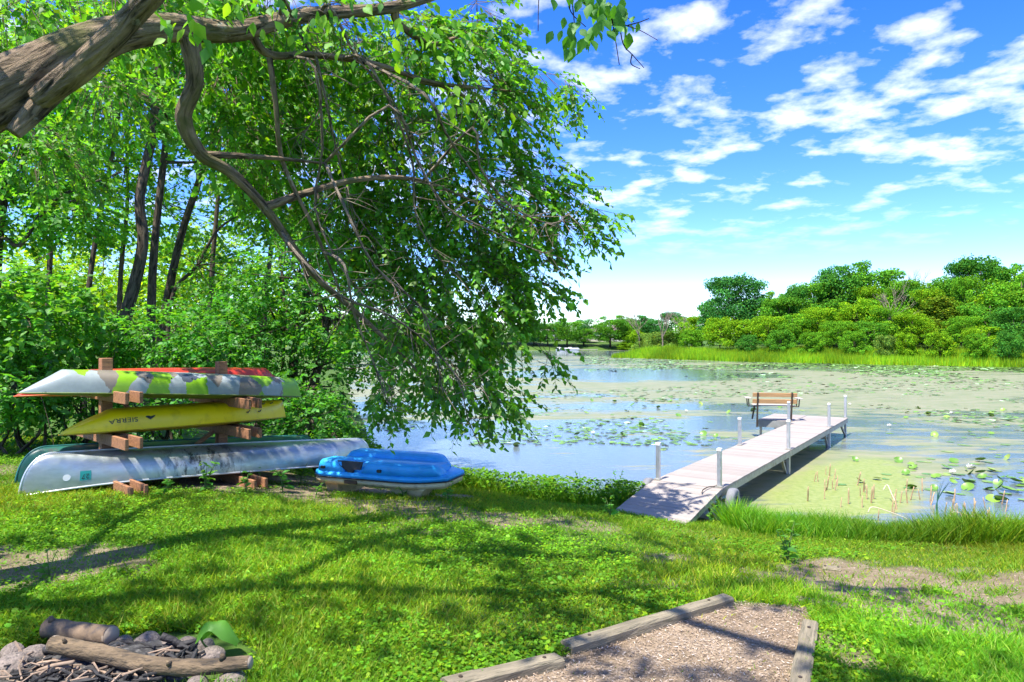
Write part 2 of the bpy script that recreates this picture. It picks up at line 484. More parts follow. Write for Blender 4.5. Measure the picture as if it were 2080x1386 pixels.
# bare-earth patches (world ellipses): x, y, rx, ry, weight
def gpatch(px, py, rx, ry):
    c = ground_at(px, py); e = ground_at(px + rx, py); u = ground_at(px, py - ry); w = ground_at(px, py + ry)
    return (c[0], (u[1] + w[1]) / 2, abs(e[0] - c[0]), max(0.08, abs(u[1] - w[1]) / 2))
PATCHES = [(gpatch(*a[:4]), a[4]) for a in [
    (1900, 1195, 330, 48, 0.86), (2010, 1270, 200, 40, 0.74), (1800, 1165, 160, 22, 0.7), (1720, 1330, 70, 50, 0.75),
    (100, 1145, 240, 38, 0.8), (30, 1180, 120, 25, 0.7), (780, 1030, 170, 22, 0.8), (960, 1050, 160, 20, 0.75), (1180, 1062, 90, 14, 0.6), (830, 1075, 120, 16, 0.5),
    (1410, 1085, 60, 14, 0.6), (620, 1000, 90, 16, 0.8), (1340, 1190, 90, 12, 0.35), (520, 1180, 90, 12, 0.3)]]
PATH = np.array([ground_at(*p)[:2] for p in [(1145, 1335), (1300, 1270), (1480, 1222), (1640, 1235), (1650, 1290), (1625, 1390), (1600, 1520), (900, 1520), (945, 1392)]])

def in_poly(x, y, poly):
    ins = np.zeros(np.shape(x), bool)
    for i in range(len(poly)):
        a, b = poly[i], poly[(i + 1) % len(poly)]
        c = (a[1] > y) != (b[1] > y)
        ins ^= c & (x < (b[0] - a[0]) * (y - a[1]) / (b[1] - a[1] + 1e-12) + a[0])
    return ins

def bare(x, y):
    """0 = full grass, 1 = bare earth"""
    v = np.zeros(np.shape(x))
    nz = 0.5 * wave(x, y, 3.8, 21) + 0.5 * wave(x, y, 11, 22)
    v = np.maximum(v, 0.6 * np.clip(wave(x, y, 1.9, 23) + 0.8 * wave(x, y, 6.5, 24) - 0.95, 0, 1))
    for (cx, cy, rx, ry), w in PATCHES:
        q = ((x - cx) / rx) ** 2 + ((y - cy) / ry) ** 2
        v = np.maximum(v, w * np.clip(1.5 - q + nz, 0, 1))
    # under the rack and the pedal boat
    q = ((x + 4.6) / 2.2) ** 2 + ((y - 10.9) / 1.9) ** 2
    v = np.maximum(v, np.clip(1.4 - q + nz, 0, 1))
    q = ((x + 2.1) / 1.3) ** 2 + ((y - 10.6) / 0.8) ** 2
    v = np.maximum(v, np.clip(1.5 - q + nz, 0, 1))
    v = np.maximum(v, np.where(in_poly(x, y, PATH), 0.97, 0))
    return v

def axis(lo, hi, step, far_lo, far_hi, g=1.22):
    a = list(np.arange(lo, hi + 1e-6, step)); s = step
    while a[-1] < far_hi: s *= g; a.append(a[-1] + s)
    s = step
    while a[0] > far_lo: s *= g; a.insert(0, a[0] - s)
    return np.array(a)
gx = axis(-9, 10.5, 0.13, -3500, 3500); gy = axis(1.5, 21, 0.13, -400, 4500, 1.2)
# enough rows for the far shore and the point
gy = np.unique(np.concatenate([gy, np.arange(60, 240, 3.0)])); gx = np.unique(np.concatenate([gx, np.arange(-60, 90, 3.0)]))
GX, GY = np.meshgrid(gx, gy)
GZ = ground_z(GX, GY)
nx, ny = len(gx), len(gy)
I = np.arange(nx * ny).reshape(ny, nx)
gf = np.stack([I[:-1, :-1], I[:-1, 1:], I[1:, 1:], I[1:, :-1]], -1).reshape(-1, 4)
gb = bare(GX, GY).ravel()
gcol = np.stack([gb, np.clip(shore_dist(GX, GY).ravel() / 3, 0, 1), np.where(in_poly(GX, GY, PATH), 1.0, 0.0).ravel()], 1)
m, nt, out = new_mat("ground_soil")
b = N(nt, "ShaderNodeBsdfPrincipled", Roughness=0.95); b.inputs["Specular IOR Level"].default_value = 0.2
at = N(nt, "ShaderNodeAttribute", attribute_name="col")
sep = N(nt, "ShaderNodeSeparateColor"); nt.links.new(at.outputs["Color"], sep.inputs[0])
soil = ramp(nt, noise(nt, 2.2, 8, 0.7, 'Position'), [(0.3, (0.14, 0.095, 0.06)), (0.5, (0.265, 0.195, 0.13)), (0.72, (0.39, 0.30, 0.215))])
fine = ramp(nt, noise(nt, 38, 5, 0.75, 'Position'), [(0.3, (0.45, 0.42, 0.4)), (0.55, (1, 1, 1)), (0.8, (1.5, 1.45, 1.4))])
soil = mixc(nt, 1.0, soil, fine, 'MULTIPLY')
turf = ramp(nt, noise(nt, 5, 7, 0.7, 'Position'), [(0.3, (0.035, 0.075, 0.012)), (0.55, (0.06, 0.12, 0.016)), (0.8, (0.11, 0.13, 0.03))])
nt.links.new(mixc(nt, sep.outputs[0], turf, soil), b.inputs["Base Color"])
bp = N(nt, "ShaderNodeBump", Strength=0.8, Distance=0.02); nt.links.new(noise(nt, 55, 6, 0.7, 'Position'), bp.inputs["Height"])
nt.links.new(bp.outputs[0], b.inputs["Normal"]); nt.links.new(b.outputs[0], out.inputs[0])
tag(obj("ground", np_mesh("ground", np.stack([GX.ravel(), GY.ravel(), GZ.ravel()], 1), [gf], gcol, True), m), kind="structure")

# ------------------------------------------------------------------ the lake: open water with drifting algae film
m, nt, out = new_mat("lake_water")
geo = N(nt, "ShaderNodeNewGeometry"); sp = N(nt, "ShaderNodeSeparateXYZ"); nt.links.new(geo.outputs["Position"], sp.inputs[0])
def mth(op, a, b=None, c=None, clamp=False):
    n = N(nt, "ShaderNodeMath", operation=op, use_clamp=clamp)
    for i, v in enumerate((a, b, c)):
        if v is None: continue
        if isinstance(v, (int, float)): n.inputs[i].default_value = float(v)
        else: nt.links.new(v, n.inputs[i])
    return n.outputs[0]
wx, wy = sp.outputs[0], sp.outputs[1]
def blob(cx, cy, rx, ry, rot=0.0):
    c, s = math.cos(rot), math.sin(rot)
    dx, dy = mth('SUBTRACT', wx, cx), mth('SUBTRACT', wy, cy)
    u = mth('DIVIDE', mth('ADD', mth('MULTIPLY', dx, c), mth('MULTIPLY', dy, s)), rx)
    v = mth('DIVIDE', mth('SUBTRACT', mth('MULTIPLY', dy, c), mth('MULTIPLY', dx, s)), ry)
    q = mth('ADD', mth('MULTIPLY', u, u), mth('MULTIPLY', v, v))
    return mth('SUBTRACT', 1.0, q, clamp=True)
n1 = noise(nt, 0.16, 7, 0.62, 'Position', (1.0, 1.5, 1), 0.6)
n3 = noise(nt, 0.11, 6, 0.6, 'Position', (0.35, 1.6, 1), 0.3)
n2 = noise(nt, 0.9, 8, 0.7, 'Position', (0.55, 1.9, 1), 0.4)
# where the wind keeps the surface clear, and where the film collects
clear = mth('ADD', mth('MULTIPLY', blob(-2.5, 19, 9, 7.0), 0.6), mth('ADD', mth('MULTIPLY', blob(12, 62, 15, 13), 1.2), mth('ADD', mth('MULTIPLY', blob(10, 172, 80, 40), 1.6), mth('ADD', mth('MULTIPLY', blob(9.6, 13.2, 3.6, 2.4), 0.8), mth('MULTIPLY', blob(4.5, 24.5, 6.0, 2.2), 0.5)))))
film = mth('ADD', mth('ADD', mth('MULTIPLY', blob(7.2, 14.8, 5.5, 2.0, 0.96), 1.3), mth('MULTIPLY', blob(30, 48, 32, 26), 0.9)), mth('MULTIPLY', blob(-8, 60, 14, 34), 0.5))
lvl = mth('ADD', mth('ADD', mth('MULTIPLY', n1, 1.0), mth('MULTIPLY', n2, 0.75)), mth('SUBTRACT', mth('ADD', mth('MULTIPLY', film, 0.28), mth('MULTIPLY', mth('SUBTRACT', n3, 0.5), 0.9)), mth('MULTIPLY', clear, 0.42)))
mask = ramp(nt, lvl, [(0.80, (0, 0, 0)), (0.95, (1, 1, 1))])
duck = ramp(nt, mth('ADD', mth('MULTIPLY', blob(6.6, 13.6, 6.0, 1.5, 0.96), 0.55), mth('MULTIPLY', noise(nt, 1.5, 5, 0.6, 'Position'), 0.5)), [(0.36, (0, 0, 0)), (0.56, (1, 1, 1))])
film_c = ramp(nt, noise(nt, 1.1, 8, 0.7, 'Position', (0.6, 1.6, 1)), [(0.3, (0.11, 0.16, 0.05)), (0.48, (0.19, 0.205, 0.10)), (0.72, (0.28, 0.245, 0.16))])
film_c = mixc(nt, duck, film_c, ramp(nt, noise(nt, 9, 6, 0.7, 'Position'), [(0.3, (0.13, 0.18, 0.03)), (0.5, (0.21, 0.25, 0.06)), (0.7, (0.27, 0.29, 0.11))]))
wb = N(nt, "ShaderNodeBsdfPrincipled", Roughness=0.06, IOR=1.33); wb.inputs["Base Color"].default_value = (0.11, 0.14, 0.155, 1)
wb.inputs["Specular IOR Level"].default_value = 0.6
bp = N(nt, "ShaderNodeBump", Strength=0.35, Distance=0.02); nt.links.new(noise(nt, 5.5, 4, 0.6, 'Position', (0.7, 2.0, 1)), bp.inputs["Height"])
nt.links.new(bp.outputs[0], wb.inputs["Normal"])
fb = N(nt, "ShaderNodeBsdfPrincipled", Roughness=0.55); nt.links.new(film_c, fb.inputs["Base Color"])
fb.inputs["Specular IOR Level"].default_value = 0.35
bp2 = N(nt, "ShaderNodeBump", Strength=0.3, Distance=0.01); nt.links.new(noise(nt, 30, 5, 0.7, 'Position'), bp2.inputs["Height"]); nt.links.new(bp2.outputs[0], fb.inputs["Normal"])
ms = N(nt, "ShaderNodeMixShader"); nt.links.new(mask, ms.inputs[0]); nt.links.new(wb.outputs[0], ms.inputs[1]); nt.links.new(fb.outputs[0], ms.inputs[2])
nt.links.new(ms.outputs[0], out.inputs[0])
mb = MB(); mb.add([(-120, 5, 0), (220, 5, 0), (220, 260, 0), (-120, 260, 0)], [(0, 1, 2, 3)])
tag(mb.build("lake_water", m), kind="structure")

# ------------------------------------------------------------------ the dock
UD = np.array([0.57, 0.8216]); PD = np.array([0.8216, -0.57])
E0 = np.array([3.45, 11.40]) + 0.06 * PD
DZ = 0.55
dock = thing("dock", "long pale grey dock with wheels and metal posts running out into the lake", "dock", (E0[0], E0[1], 0), math.atan2(UD[1], UD[0]))
PW = 0.139
def plank_mesh(length, w=PW - 0.010, t=0.032):
    mb = MB(); mb.box((0, 0, 0), (w, length, t)); me = mb.mesh("plank")
    bm = bmesh.new(); bm.from_mesh(me); bmesh.ops.bevel(bm, geom=list(bm.edges), offset=0.003, segments=1, affect='EDGES'); bm.to_mesh(me); bm.free()
    me.materials.append(M_DECK); return me
pm_wide, pm_side = plank_mesh(1.22), plank_mesh(1.02)
def lay(me, x0, x1, yc, z=DZ - 0.016, slope=0.0):
    n = int(round((x1 - x0) / PW)); st = (x1 - x0) / n
    for i in range(n):
        o = bpy.data.objects.new("plank", me); COL.objects.link(o); o.parent = dock
        x = x0 + (i + 0.5) * st
        o.location = (x, yc + random.uniform(-0.004, 0.004), z + slope * (x - x0) + random.uniform(-0.0012, 0.0012))
        o.rotation_euler = (random.uniform(-.001, .001), -math.atan(slope), random.uniform(-.002, .002))
lay(pm_wide, 0.0, 4.86, 0.61); lay(pm_wide, 4.89, 9.74, 0.61); lay(pm_wide, 9.77, 12.66, 0.61)
lay(pm_side, 10.68, 12.66, 1.75)
lay(pm_wide, -1.78, -0.02, 0.61, z=0.285, slope=0.245 / 1.76)
for x0, x1 in ((0.0, 4.86), (4.89, 9.74), (9.77, 12.66)):
    for y in (0.03, 1.19):
        mb = MB(); mb.box(((x0 + x1) / 2, y, DZ - 0.095), (x1 - x0, 0.045, 0.118)); mb.build("side_rail", M_FRAME, dock, bevel=0.004)
    for k in range(4):
        mb = MB(); mb.box((x0 + (k + 0.5) * (x1 - x0) / 4, 0.61, DZ - 0.11), (0.05, 1.11, 0.07)); mb.build("cross_beam", M_FRAME, dock)
for y in (0.03, 1.19):
    mb = MB(); mb.bar((-1.76, y, 0.235), (-0.01, y, 0.478), 0.045, 0.06); mb.build("ramp_rail", M_FRAME, dock)
mb = MB(); mb.box((10.655, 1.75, DZ - 0.125), (0.04, 1.02, 0.21)); tag(mb.build("fascia_board", surf("fascia_grey", (0.2, 0.2, 0.19), 0.7, var=0.2)), "grey board closing the near side of the end platform").parent = dock
mb = MB(); mb.box((11.67, 2.24, DZ - 0.1), (1.96, 0.045, 0.13)); mb.build("side_rail", M_FRAME, dock)
def post(x, y, top, bot=-0.85):
    mb = MB(); mb.box((x, y, (top - 0.04 + bot) / 2), (0.07, 0.07, top - 0.04 - bot)); p = mb.build("post", M_POST, dock, bevel=0.008)
    mb = MB(); mb.box((x, y, top - 0.018), (0.082, 0.082, 0.05), taper=0.9); mb.build("post_cap", M_CAP, p, bevel=0.006)
    mb = MB(); mb.box((x, y, DZ + 0.012), (0.11, 0.11, 0.022)); mb.build("post_collar", M_FRAME, p)
for x, h in ((0.06, 0.64), (4.93, 0.66), (9.80, 0.66)):
    for y in (0.065, 1.155):
        post(x, y, DZ + h + random.uniform(-.015, .02))
        s = 1 if y < 0.5 else -1
        mb = MB(); mb.bar((x + 0.02, y + 0.05 * s, -0.05), (x - 0.62, y, DZ - 0.14), 0.05, 0.06); mb.build("brace", M_FRAME, dock)
    mb = MB(); mb.box((x + 0.05, 0.61, 0.22), (0.05, 1.1, 0.07)); mb.build("cross_brace", M_FRAME, dock)
post(12.56, 0.065, DZ + 0.72)
for x, y in ((12.58, 1.19), (12.58, 2.2), (10.74, 2.2)):
    mb = MB(); mb.box((x, y, -0.19), (0.06, 0.06, 1.28)); mb.build("leg", M_FRAME, dock)
mb = MB(); mb.bar((12.5, 0.06, 0.0), (11.7, 0.06, DZ - 0.15), 0.05, 0.06); mb.build("brace", M_FRAME, dock)
for y in (-0.14, 1.36):
    n = 24; mb = MB()
    prof = [(0.10, -0.065), (0.18, -0.07), (0.222, -0.055), (0.23, 0.0), (0.222, 0.055), (0.18, 0.07), (0.10, 0.065)]
    V = [(0.12 + r * math.cos(2 * math.pi * i / n), y + t, 0.32 + r * math.sin(2 * math.pi * i / n)) for i in range(n) for r, t in prof]
    k = len(prof)
    Fs = [(i * k + j, i * k + j + 1, ((i + 1) % n) * k + j + 1, ((i + 1) % n) * k + j) for i in range(n) for j in range(k - 1)]
    mb.add(V, Fs); w = mb.build("wheel", M_RUBBER, dock, True)
    mb = MB(); mb.tube([(0.12, y - 0.045, 0.32), (0.12, y + 0.045, 0.32)], 0.105, 20); mb.build("rim", surf("wheel_rim", (0.12, 0.12, 0.13), 0.6, 0.3), w, True)
mb = MB(); mb.tube([(0.12, -0.1, 0.32), (0.12, 1.32, 0.32)], 0.022, 8); mb.build("axle", M_DARKMETAL, dock)
for y in (0.1, 1.12):
    mb = MB(); mb.bar((0.12, y, 0.32), (0.3, y, DZ - 0.12), 0.05, 0.05); mb.build("wheel_bracket", M_DARKMETAL, dock)
mb = MB(); mb.tube(bez([(-0.42, 0.20, DZ - .03), (-0.3, 0.22, DZ + 0.0), (-0.12, 0.19, DZ + 0.02), (0.0, 0.14, DZ + .012), (0.05, 0.1, DZ + .03)], 5), 0.009, 6)
tag(mb.build("rope", M_DARKMETAL, dock, True), "short dark rope end lying beside the first post")

# bench at the end of the dock, facing the open lake
bl = P(1573, 856, 20.95)
bench = thing("bench", "wooden slat bench with dark iron frame at the end of the dock", "bench", (bl[0], bl[1], DZ), -0.16)
for z, h in ((0.80, 0.125), (0.60, 0.135)):
    mb = MB(); mb.box((0, -0.02 - (z - 0.5) * 0.12, z), (1.30, 0.03, h), Matrix.Rotation(0.12, 3, 'X')); mb.build("back_slat", M_SLAT, bench, bevel=0.005)
for k in range(5):
    mb = MB(); mb.box((0, 0.06 + 0.095 * k, 0.465), (1.22, 0.082, 0.03)); mb.build("seat_slat", M_SLAT_GREY, bench, bevel=0.004)
for s in (-1, 1):
    x = 0.50 * s
    mb = MB(); mb.bar((x, 0.06, 0.02 if s > 0 else -0.2), (x, -0.085, 0.87), 0.035, 0.05, (1, 0, 0)); mb.build("back_leg", M_DARKMETAL, bench)
    mb = MB(); mb.bar((x - 0.07 * s * -1, 0.46, 0.0), (x, 0.44, 0.45), 0.035, 0.045, (1, 0, 0)); mb.build("front_leg", M_DARKMETAL, bench)
    mb = MB(); mb.bar((x, 0.0, 0.435), (x, 0.5, 0.435), 0.035, 0.03); mb.build("seat_rail", M_DARKMETAL, bench)
    mb = MB(); mb.box((0.75 * s, 0.22, 0.685), (0.16, 0.46, 0.028)); mb.build("armrest", M_SLAT_GREY, bench, bevel=0.005)
    for yy in (0.08, 0.38):
        mb = MB(); mb.bar((0.73 * s, yy, 0.43), (0.75 * s, yy, 0.672), 0.03, 0.03, (1, 0, 0)); mb.build("arm_support", M_DARKMETAL, bench)
    mb = MB(); mb.bar((x, 0.2, 0.425), (0.75 * s, 0.2, 0.425), 0.03, 0.025); mb.build("arm_bracket", M_DARKMETAL, bench)

# ------------------------------------------------------------------ the boat rack
UB = np.array([0.68, 0.733]); AB = np.array([0.733, -0.68])
RP = [(np.array([-5.48, 9.21]), 2.77, (1.22, 1.79, 2.36)), (np.array([-4.41, 10.36]), 2.69, (1.07, 1.765, 2.185))]
rz = math.atan2(UB[1], UB[0])
g0 = gz(RP[0][0][0], RP[0][0][1])
rack = thing("boat_rack", "reddish timber rack with two posts and double arms holding the boats", "rack", (RP[0][0][0], RP[0][0][1], g0), rz)
for i, (c, top, levels) in enumerate(RP):
    x = float((c - RP[0][0]) @ UB); y = -float((c - RP[0][0]) @ AB)
    base = gz(c[0], c[1]) - g0 - 0.25
    mb = MB(); mb.box((x, y, (top - g0 + base) / 2), (0.135, 0.135, top - g0 - base)); mb.build("post", M_CEDAR, rack, bevel=0.006)
    for L, z in enumerate(levels):
        for s in (-1, 1):
            # front is -y (toward the camera)
            a, bk = (-1.08, 0.95) if L else (-1.25, 0.95)
            mb = MB(); mb.box((x + s * 0.09, y + (a + bk) / 2 + 0.02 * s, z - g0 - 0.07), (0.042, bk - a, 0.14)); mb.build("arm", M_CEDAR, rack, bevel=0.004)
        mb = MB(); mb.box((x, y - 0.55, z - g0 - 0.075), (0.13, 0.09, 0.12)); mb.build("spacer_block", M_CEDAR, rack)
        if L == 0:
            for yy in (-0.9, 0.85):
                q = RP[0][0] + UB * x - AB * (y + yy)
                zb = gz(q[0], q[1]) - g0 - 0.08
                zt = z - g0 - 0.142
                if zt > zb:
                    mb = MB(); mb.box((x, y + yy, (zb + zt) / 2), (0.24, 0.14, zt - zb)); mb.build("foot_block", M_CEDAR, rack)
for (xa, za, xb, zb) in ((0.1, 2.25, 0.55, 1.86), (1.5, 2.12, 1.05, 1.72), (0.1, 1.70, 0.75, 1.28), (1.5, 1.66, 0.9, 1.22)):
    mb = MB(); mb.bar((xa, 0.05, za - g0), (xb, 0.05, zb - g0), 0.04, 0.09, (0, 1, 0)); mb.build("brace", M_CEDAR, rack)

# ------------------------------------------------------------------ boats on the rack: upturned hulls
class Hull:
    def __init__(s, L, B, H, gun, keel, beam, ey=0.6, ez=0.85):
        s.L, s.B, s.H, s.gun, s.keel, s.beam, s.ey, s.ez = L, B, H, gun, keel, beam, ey, ez
    def pt(s, x, a, off=0.0):
        ca, sa = math.cos(a), math.sin(a)
        def q(x, a):
            ca, sa = math.cos(a), max(0.0, math.sin(a))
            g, k = s.gun(x), s.keel(x)
            return np.array([x, s.beam(x) * math.copysign(abs(ca) ** s.ey, ca), g + max(0.0, k - g) * sa ** s.ez])
        p = q(x, a)
        if off:
            t1 = q(x + 0.01, a) - q(x - 0.01, a); t2 = q(x, a + 0.03) - q(x, a - 0.03)
            n = np.cross(t1, t2); n = n / (np.linalg.norm(n) + 1e-9)
            if n[2] < 0 and abs(n[2]) > 0.05 or (abs(n[2]) <= 0.05 and n[1] * p[1] < 0): n = -n
            p = p + n * off
        return p
    def mesh(s, nx=60, na=22):
        xs = -s.L / 2 * np.cos(np.linspace(0, math.pi, nx)); As = np.linspace(0, math.pi, na)
        V = [s.pt(x, a) for x in xs for a in As]
        Fs = [(i * na + j, i * na + j + 1, (i + 1) * na + j + 1, (i + 1) * na + j) for i in range(nx - 1) for j in range(na - 1)]
        mb = MB(); mb.add(V, Fs); return mb.mesh("hull", True)
    def edge(s, a, n=50, off=0.0, lo=-1.0, hi=1.0):
        return [s.pt(x, a, off) for x in s.L / 2 * np.linspace(lo, hi, n)]
    def patch(s, x0, a0, w, h, off=0.004, n=5):
        r = np.linalg.norm(s.pt(x0, a0 + 0.02) - s.pt(x0, a0 - 0.02)) / 0.04
        V = [s.pt(x0 + (i / (n - 1) - 0.5) * w, a0 - (j / (n - 1) - 0.5) * h / r, off) for i in range(n) for j in range(n)]
        mb = MB(); mb.add(V, [(i * n + j, (i + 1) * n + j, (i + 1) * n + j + 1, i * n + j + 1) for i in range(n - 1) for j in range(n - 1)])
        return mb
    def disc(s, x0, a0, r0, off=0.004, n=16):
        r = np.linalg.norm(s.pt(x0, a0 + 0.02) - s.pt(x0, a0 - 0.02)) / 0.04
        V = [s.pt(x0, a0, off)] + [s.pt(x0 + r0 * math.cos(t), a0 - r0 * math.sin(t) / r, off) for t in np.linspace(0, 2 * math.pi, n, endpoint=False)]
        mb = MB(); mb.add(V, [(0, 1 + i, 1 + (i + 1) % n) for i in range(n)]); return mb
    def shape(s, x0, a0, pts, off=0.005):
        r = np.linalg.norm(s.pt(x0, a0 + 0.02) - s.pt(x0, a0 - 0.02)) / 0.04
        mb = MB(); mb.add([s.pt(x0 + u, a0 - v / r, off) for u, v in pts], [tuple(range(len(pts)))]); return mb
    def text(s, body, x0, a0, size, off=0.006, squash=1.0):
        cu = bpy.data.curves.new("lettering", 'FONT'); cu.body = body; cu.size = size; cu.align_x = 'CENTER'; cu.align_y = 'CENTER'
        o = bpy.data.objects.new("lettering_source", cu); COL.objects.link(o)
        bpy.context.view_layer.update()
        me = bpy.data.meshes.new_from_object(o.evaluated_get(bpy.context.evaluated_depsgraph_get()))
        bpy.data.objects.remove(o); bpy.data.curves.remove(cu)
        r = np.linalg.norm(s.pt(x0, a0 + 0.02) - s.pt(x0, a0 - 0.02)) / 0.04
        for v in me.vertices:      # the boat lies upside down, so its lettering is turned over
            v.co = s.pt(x0 - v.co.x * squash, a0 + v.co.y / r, off)
        me.materials.clear(); me.name = "lettering"; return me

def boat_root(name, label, cat, pl, pr):
    """an Empty at the middle of a boat whose two gunwale tips lie at pl and pr"""
    c = (pl + pr) / 2; d = pr - pl
    o = thing(name, label, cat, c)
    o.rotation_euler = (0, -math.asin(d[2] / np.linalg.norm(d)), math.atan2(d[1], d[0]))
    return o, float(np.linalg.norm(d))
def b3(xy, z): return np.array([xy[0], xy[1], z])

def metal_mat():
    m, nt, out = new_mat("worn_aluminium")
    b = N(nt, "ShaderNodeBsdfPrincipled", Metallic=0.8)
    f = noise(nt, 2.5, 6, 0.65, mapping=(0.5, 2, 2))
    c = ramp(nt, f, [(0.3, (0.27, 0.30, 0.30)), (0.5, (0.42, 0.45, 0.45)), (0.75, (0.56, 0.58, 0.57))])
    sm = ramp(nt, noise(nt, 5, 9, 0.8, mapping=(2.2, 1, 1)), [(0.50, (0, 0, 0)), (0.58, (0.85, 0.85, 0.85))])
    tcn = N(nt, "ShaderNodeTexCoord"); sx = N(nt, "ShaderNodeSeparateXYZ"); nt.links.new(tcn.outputs["Object"], sx.inputs[0])
    band = N(nt, "ShaderNodeMath", operation='ABSOLUTE'); ad = N(nt, "ShaderNodeMath", operation='ADD'); nt.links.new(sx.outputs[0], ad.inputs[0]); ad.inputs[1].default_value = 0.55
    nt.links.new(ad.outputs[0], band.inputs[0])
    bm_ = ramp(nt, band.outputs[0], [(0.25, (1, 1, 1)), (0.75, (0, 0, 0))])
    c = mixc(nt, mixc(nt, 1.0, sm, bm_, 'MULTIPLY'), c, (0.04, 0.04, 0.04))
    c = mixc(nt, ramp(nt, noise(nt, 1.7, 4), [(0.5, (0, 0, 0)), (0.75, (0.5, 0.5, 0.5))]), c, (0.33, 0.37, 0.24))
    nt.links.new(c, b.inputs["Base Color"])
    nt.links.new(ramp(nt, noise(nt, 9, 5), [(0.3, (0.28,) * 3), (0.7, (0.5,) * 3)]), b.inputs["Roughness"])
    nt.links.new(b.outputs[0], out.inputs[0]); return m
M_ALU = metal_mat()
M_ALU_RIM = surf("aluminium_rim", (0.6, 0.62, 0.63), 0.35, 0.6, var=0.15)

def canoe(name, label, pl, pr, H, mats, deco=True):
    root, L = boat_root(name, label, "canoe", pl, pr)
    B, Rr = 0.43, 0.34
    gun = lambda x: 0.16 - 0.16 * abs(2 * x / L) ** 3.2
    def keel(x):
        e = L / 2 - abs(x); k = gun(0) + H - 0.02 * abs(2 * x / L) ** 2
        return k if e > Rr else gun(x) + (k - gun(x)) * math.sqrt(max(0.0, 1 - ((Rr - e) / Rr) ** 2.3))
    beam = lambda x: max(0.006, B * (1 - abs(2 * x / L) ** 2.3) ** 0.9)
    h = Hull(L, B, H, gun, keel, beam, 0.62, 0.8)
    obj("hull", h.mesh(80, 26), mats[0], root)
    for a in (0.0, math.pi):
        mb = MB(); mb.tube(h.edge(a, 60), 0.014, 6); mb.build("gunwale", mats[1], root, True)
    for sgn in (-1, 1):
        pts = [h.pt(sgn * (L / 2 - e), math.pi / 2) + np.array([0, 0, 0.004]) for e in np.linspace(0.001, 1, 26) ** 2 * 0.7]
        mb = MB(); mb.tube(pts, 0.014, 6); mb.build("stem_band", mats[1], root, True)
        if deco:
            r = MB()
            for e in np.linspace(0.004, 0.5, 26):
                for dy in (-0.2, 0.2):
                    p = h.pt(sgn * (L / 2 - e - 0.02), math.pi / 2 - dy, 0.002); r.box(p, (0.008, 0.008, 0.008))
            r.build("rivets", mats[1], root, kind="stuff")
    mb = MB(); mb.tube(h.edge(math.pi / 2, 30, 0.006, -0.86, 0.86), 0.012, 5); mb.build("keel_strip", mats[1], root, True)
    return root, h, L

cl, cr = b3((-5.92, 8.2), 1.13), b3((-2.46, 11.9), 0.80)
al, h, L = canoe("aluminium_canoe", "dented silver aluminium canoe lying upside down on the lowest arms", cl, cr, 0.36, (M_ALU, M_ALU_RIM))
M_STK = surf("sticker_teal", (0.01, 0.22, 0.22), 0.5, var=0.1); M_STKW = surf("sticker_white", (0.62, 0.64, 0.66), 0.5, var=0.06)
M_INK = surf("black_print", (0.012, 0.012, 0.014), 0.5, var=0.05)
st = h.patch(-L / 2 + 0.63, math.pi * 0.915, 0.115, 0.115).build("registration_sticker", M_STK, al); tag(st, "teal square sticker with an upturned number")
obj("lettering", h.text("27", -L / 2 + 0.63, math.pi * 0.922, 0.085, 0.008), M_INK, st)
h.disc(-L / 2 + 0.44, math.pi * 0.92, 0.04).build("round_sticker", M_STKW, al)

M_GREEN = surf("green_canoe_skin", (0.012, 0.085, 0.065), 0.4, var=0.25, scale=3, dark=(0.05, 0.06, 0.05))
off = -AB * 0.95
canoe("green_canoe", "dark green canoe upside down behind the silver canoe", b3(cl[:2] + off + UB * 0.15, 1.12), b3(cl[:2] + off + UB * 4.6, 0.84), 0.33, (M_GREEN, surf("green_rim", (0.02, 0.12, 0.11), 0.4)), False)

def kayak(name, label, pl, pr, H, B, slope_l, slope_r, mat, deckmat, ey=0.62, ez=0.6, curve=1.0):
    root, L = boat_root(name, label, "kayak", pl, pr)
    gun = lambda x: 0.03 - 0.03 * abs(2 * x / L) ** 3
    def keel(x):
        el, er = x + L / 2, L / 2 - x
        k = gun(0) + H * (1 - 0.10 * abs(2 * x / L) ** 2)
        f = min(1.0, (max(el, 0) / slope_l) ** curve, (max(er, 0) / slope_r) ** 0.8)
        f = f if f < 0.85 else 0.85 + 0.15 * math.sin((f - 0.85) / 0.15 * math.pi / 2)
        return gun(x) + (k - gun(x)) * f
    beam = lambda x: max(0.008, B * (1 - abs(2 * x / L) ** 2.6) ** 0.85)
    h = Hull(L, B, H, gun, keel, beam, ey, ez)
    obj("hull", h.mesh(72, 24), mat, root)
    # shallow deck underneath, hanging below the seam
    dk = Hull(L, B, 0.1, lambda x: gun(x) - 0.004, lambda x: gun(x) - 0.004, beam)
    mb = MB(); xs = -L / 2 * np.cos(np.linspace(0, math.pi, 40)); na = 9
    V = [(x, beam(x) * 0.985 * c, gun(x) - 0.006 - 0.07 * (1 - c * c) * (1 - abs(2 * x / L) ** 2)) for x in xs for c in np.linspace(1, -1, na)]
    mb.add(V, [(i * na + j, (i + 1) * na + j, (i + 1) * na + j + 1, i * na + j + 1) for i in range(39) for j in range(na - 1)])
    mb.build("deck", deckmat, root, True)
    for a in (0.0, math.pi):
        mb = MB(); mb.tube(h.edge(a, 50), 0.008, 6); mb.build("seam", deckmat, root, True)
    return root, h, L

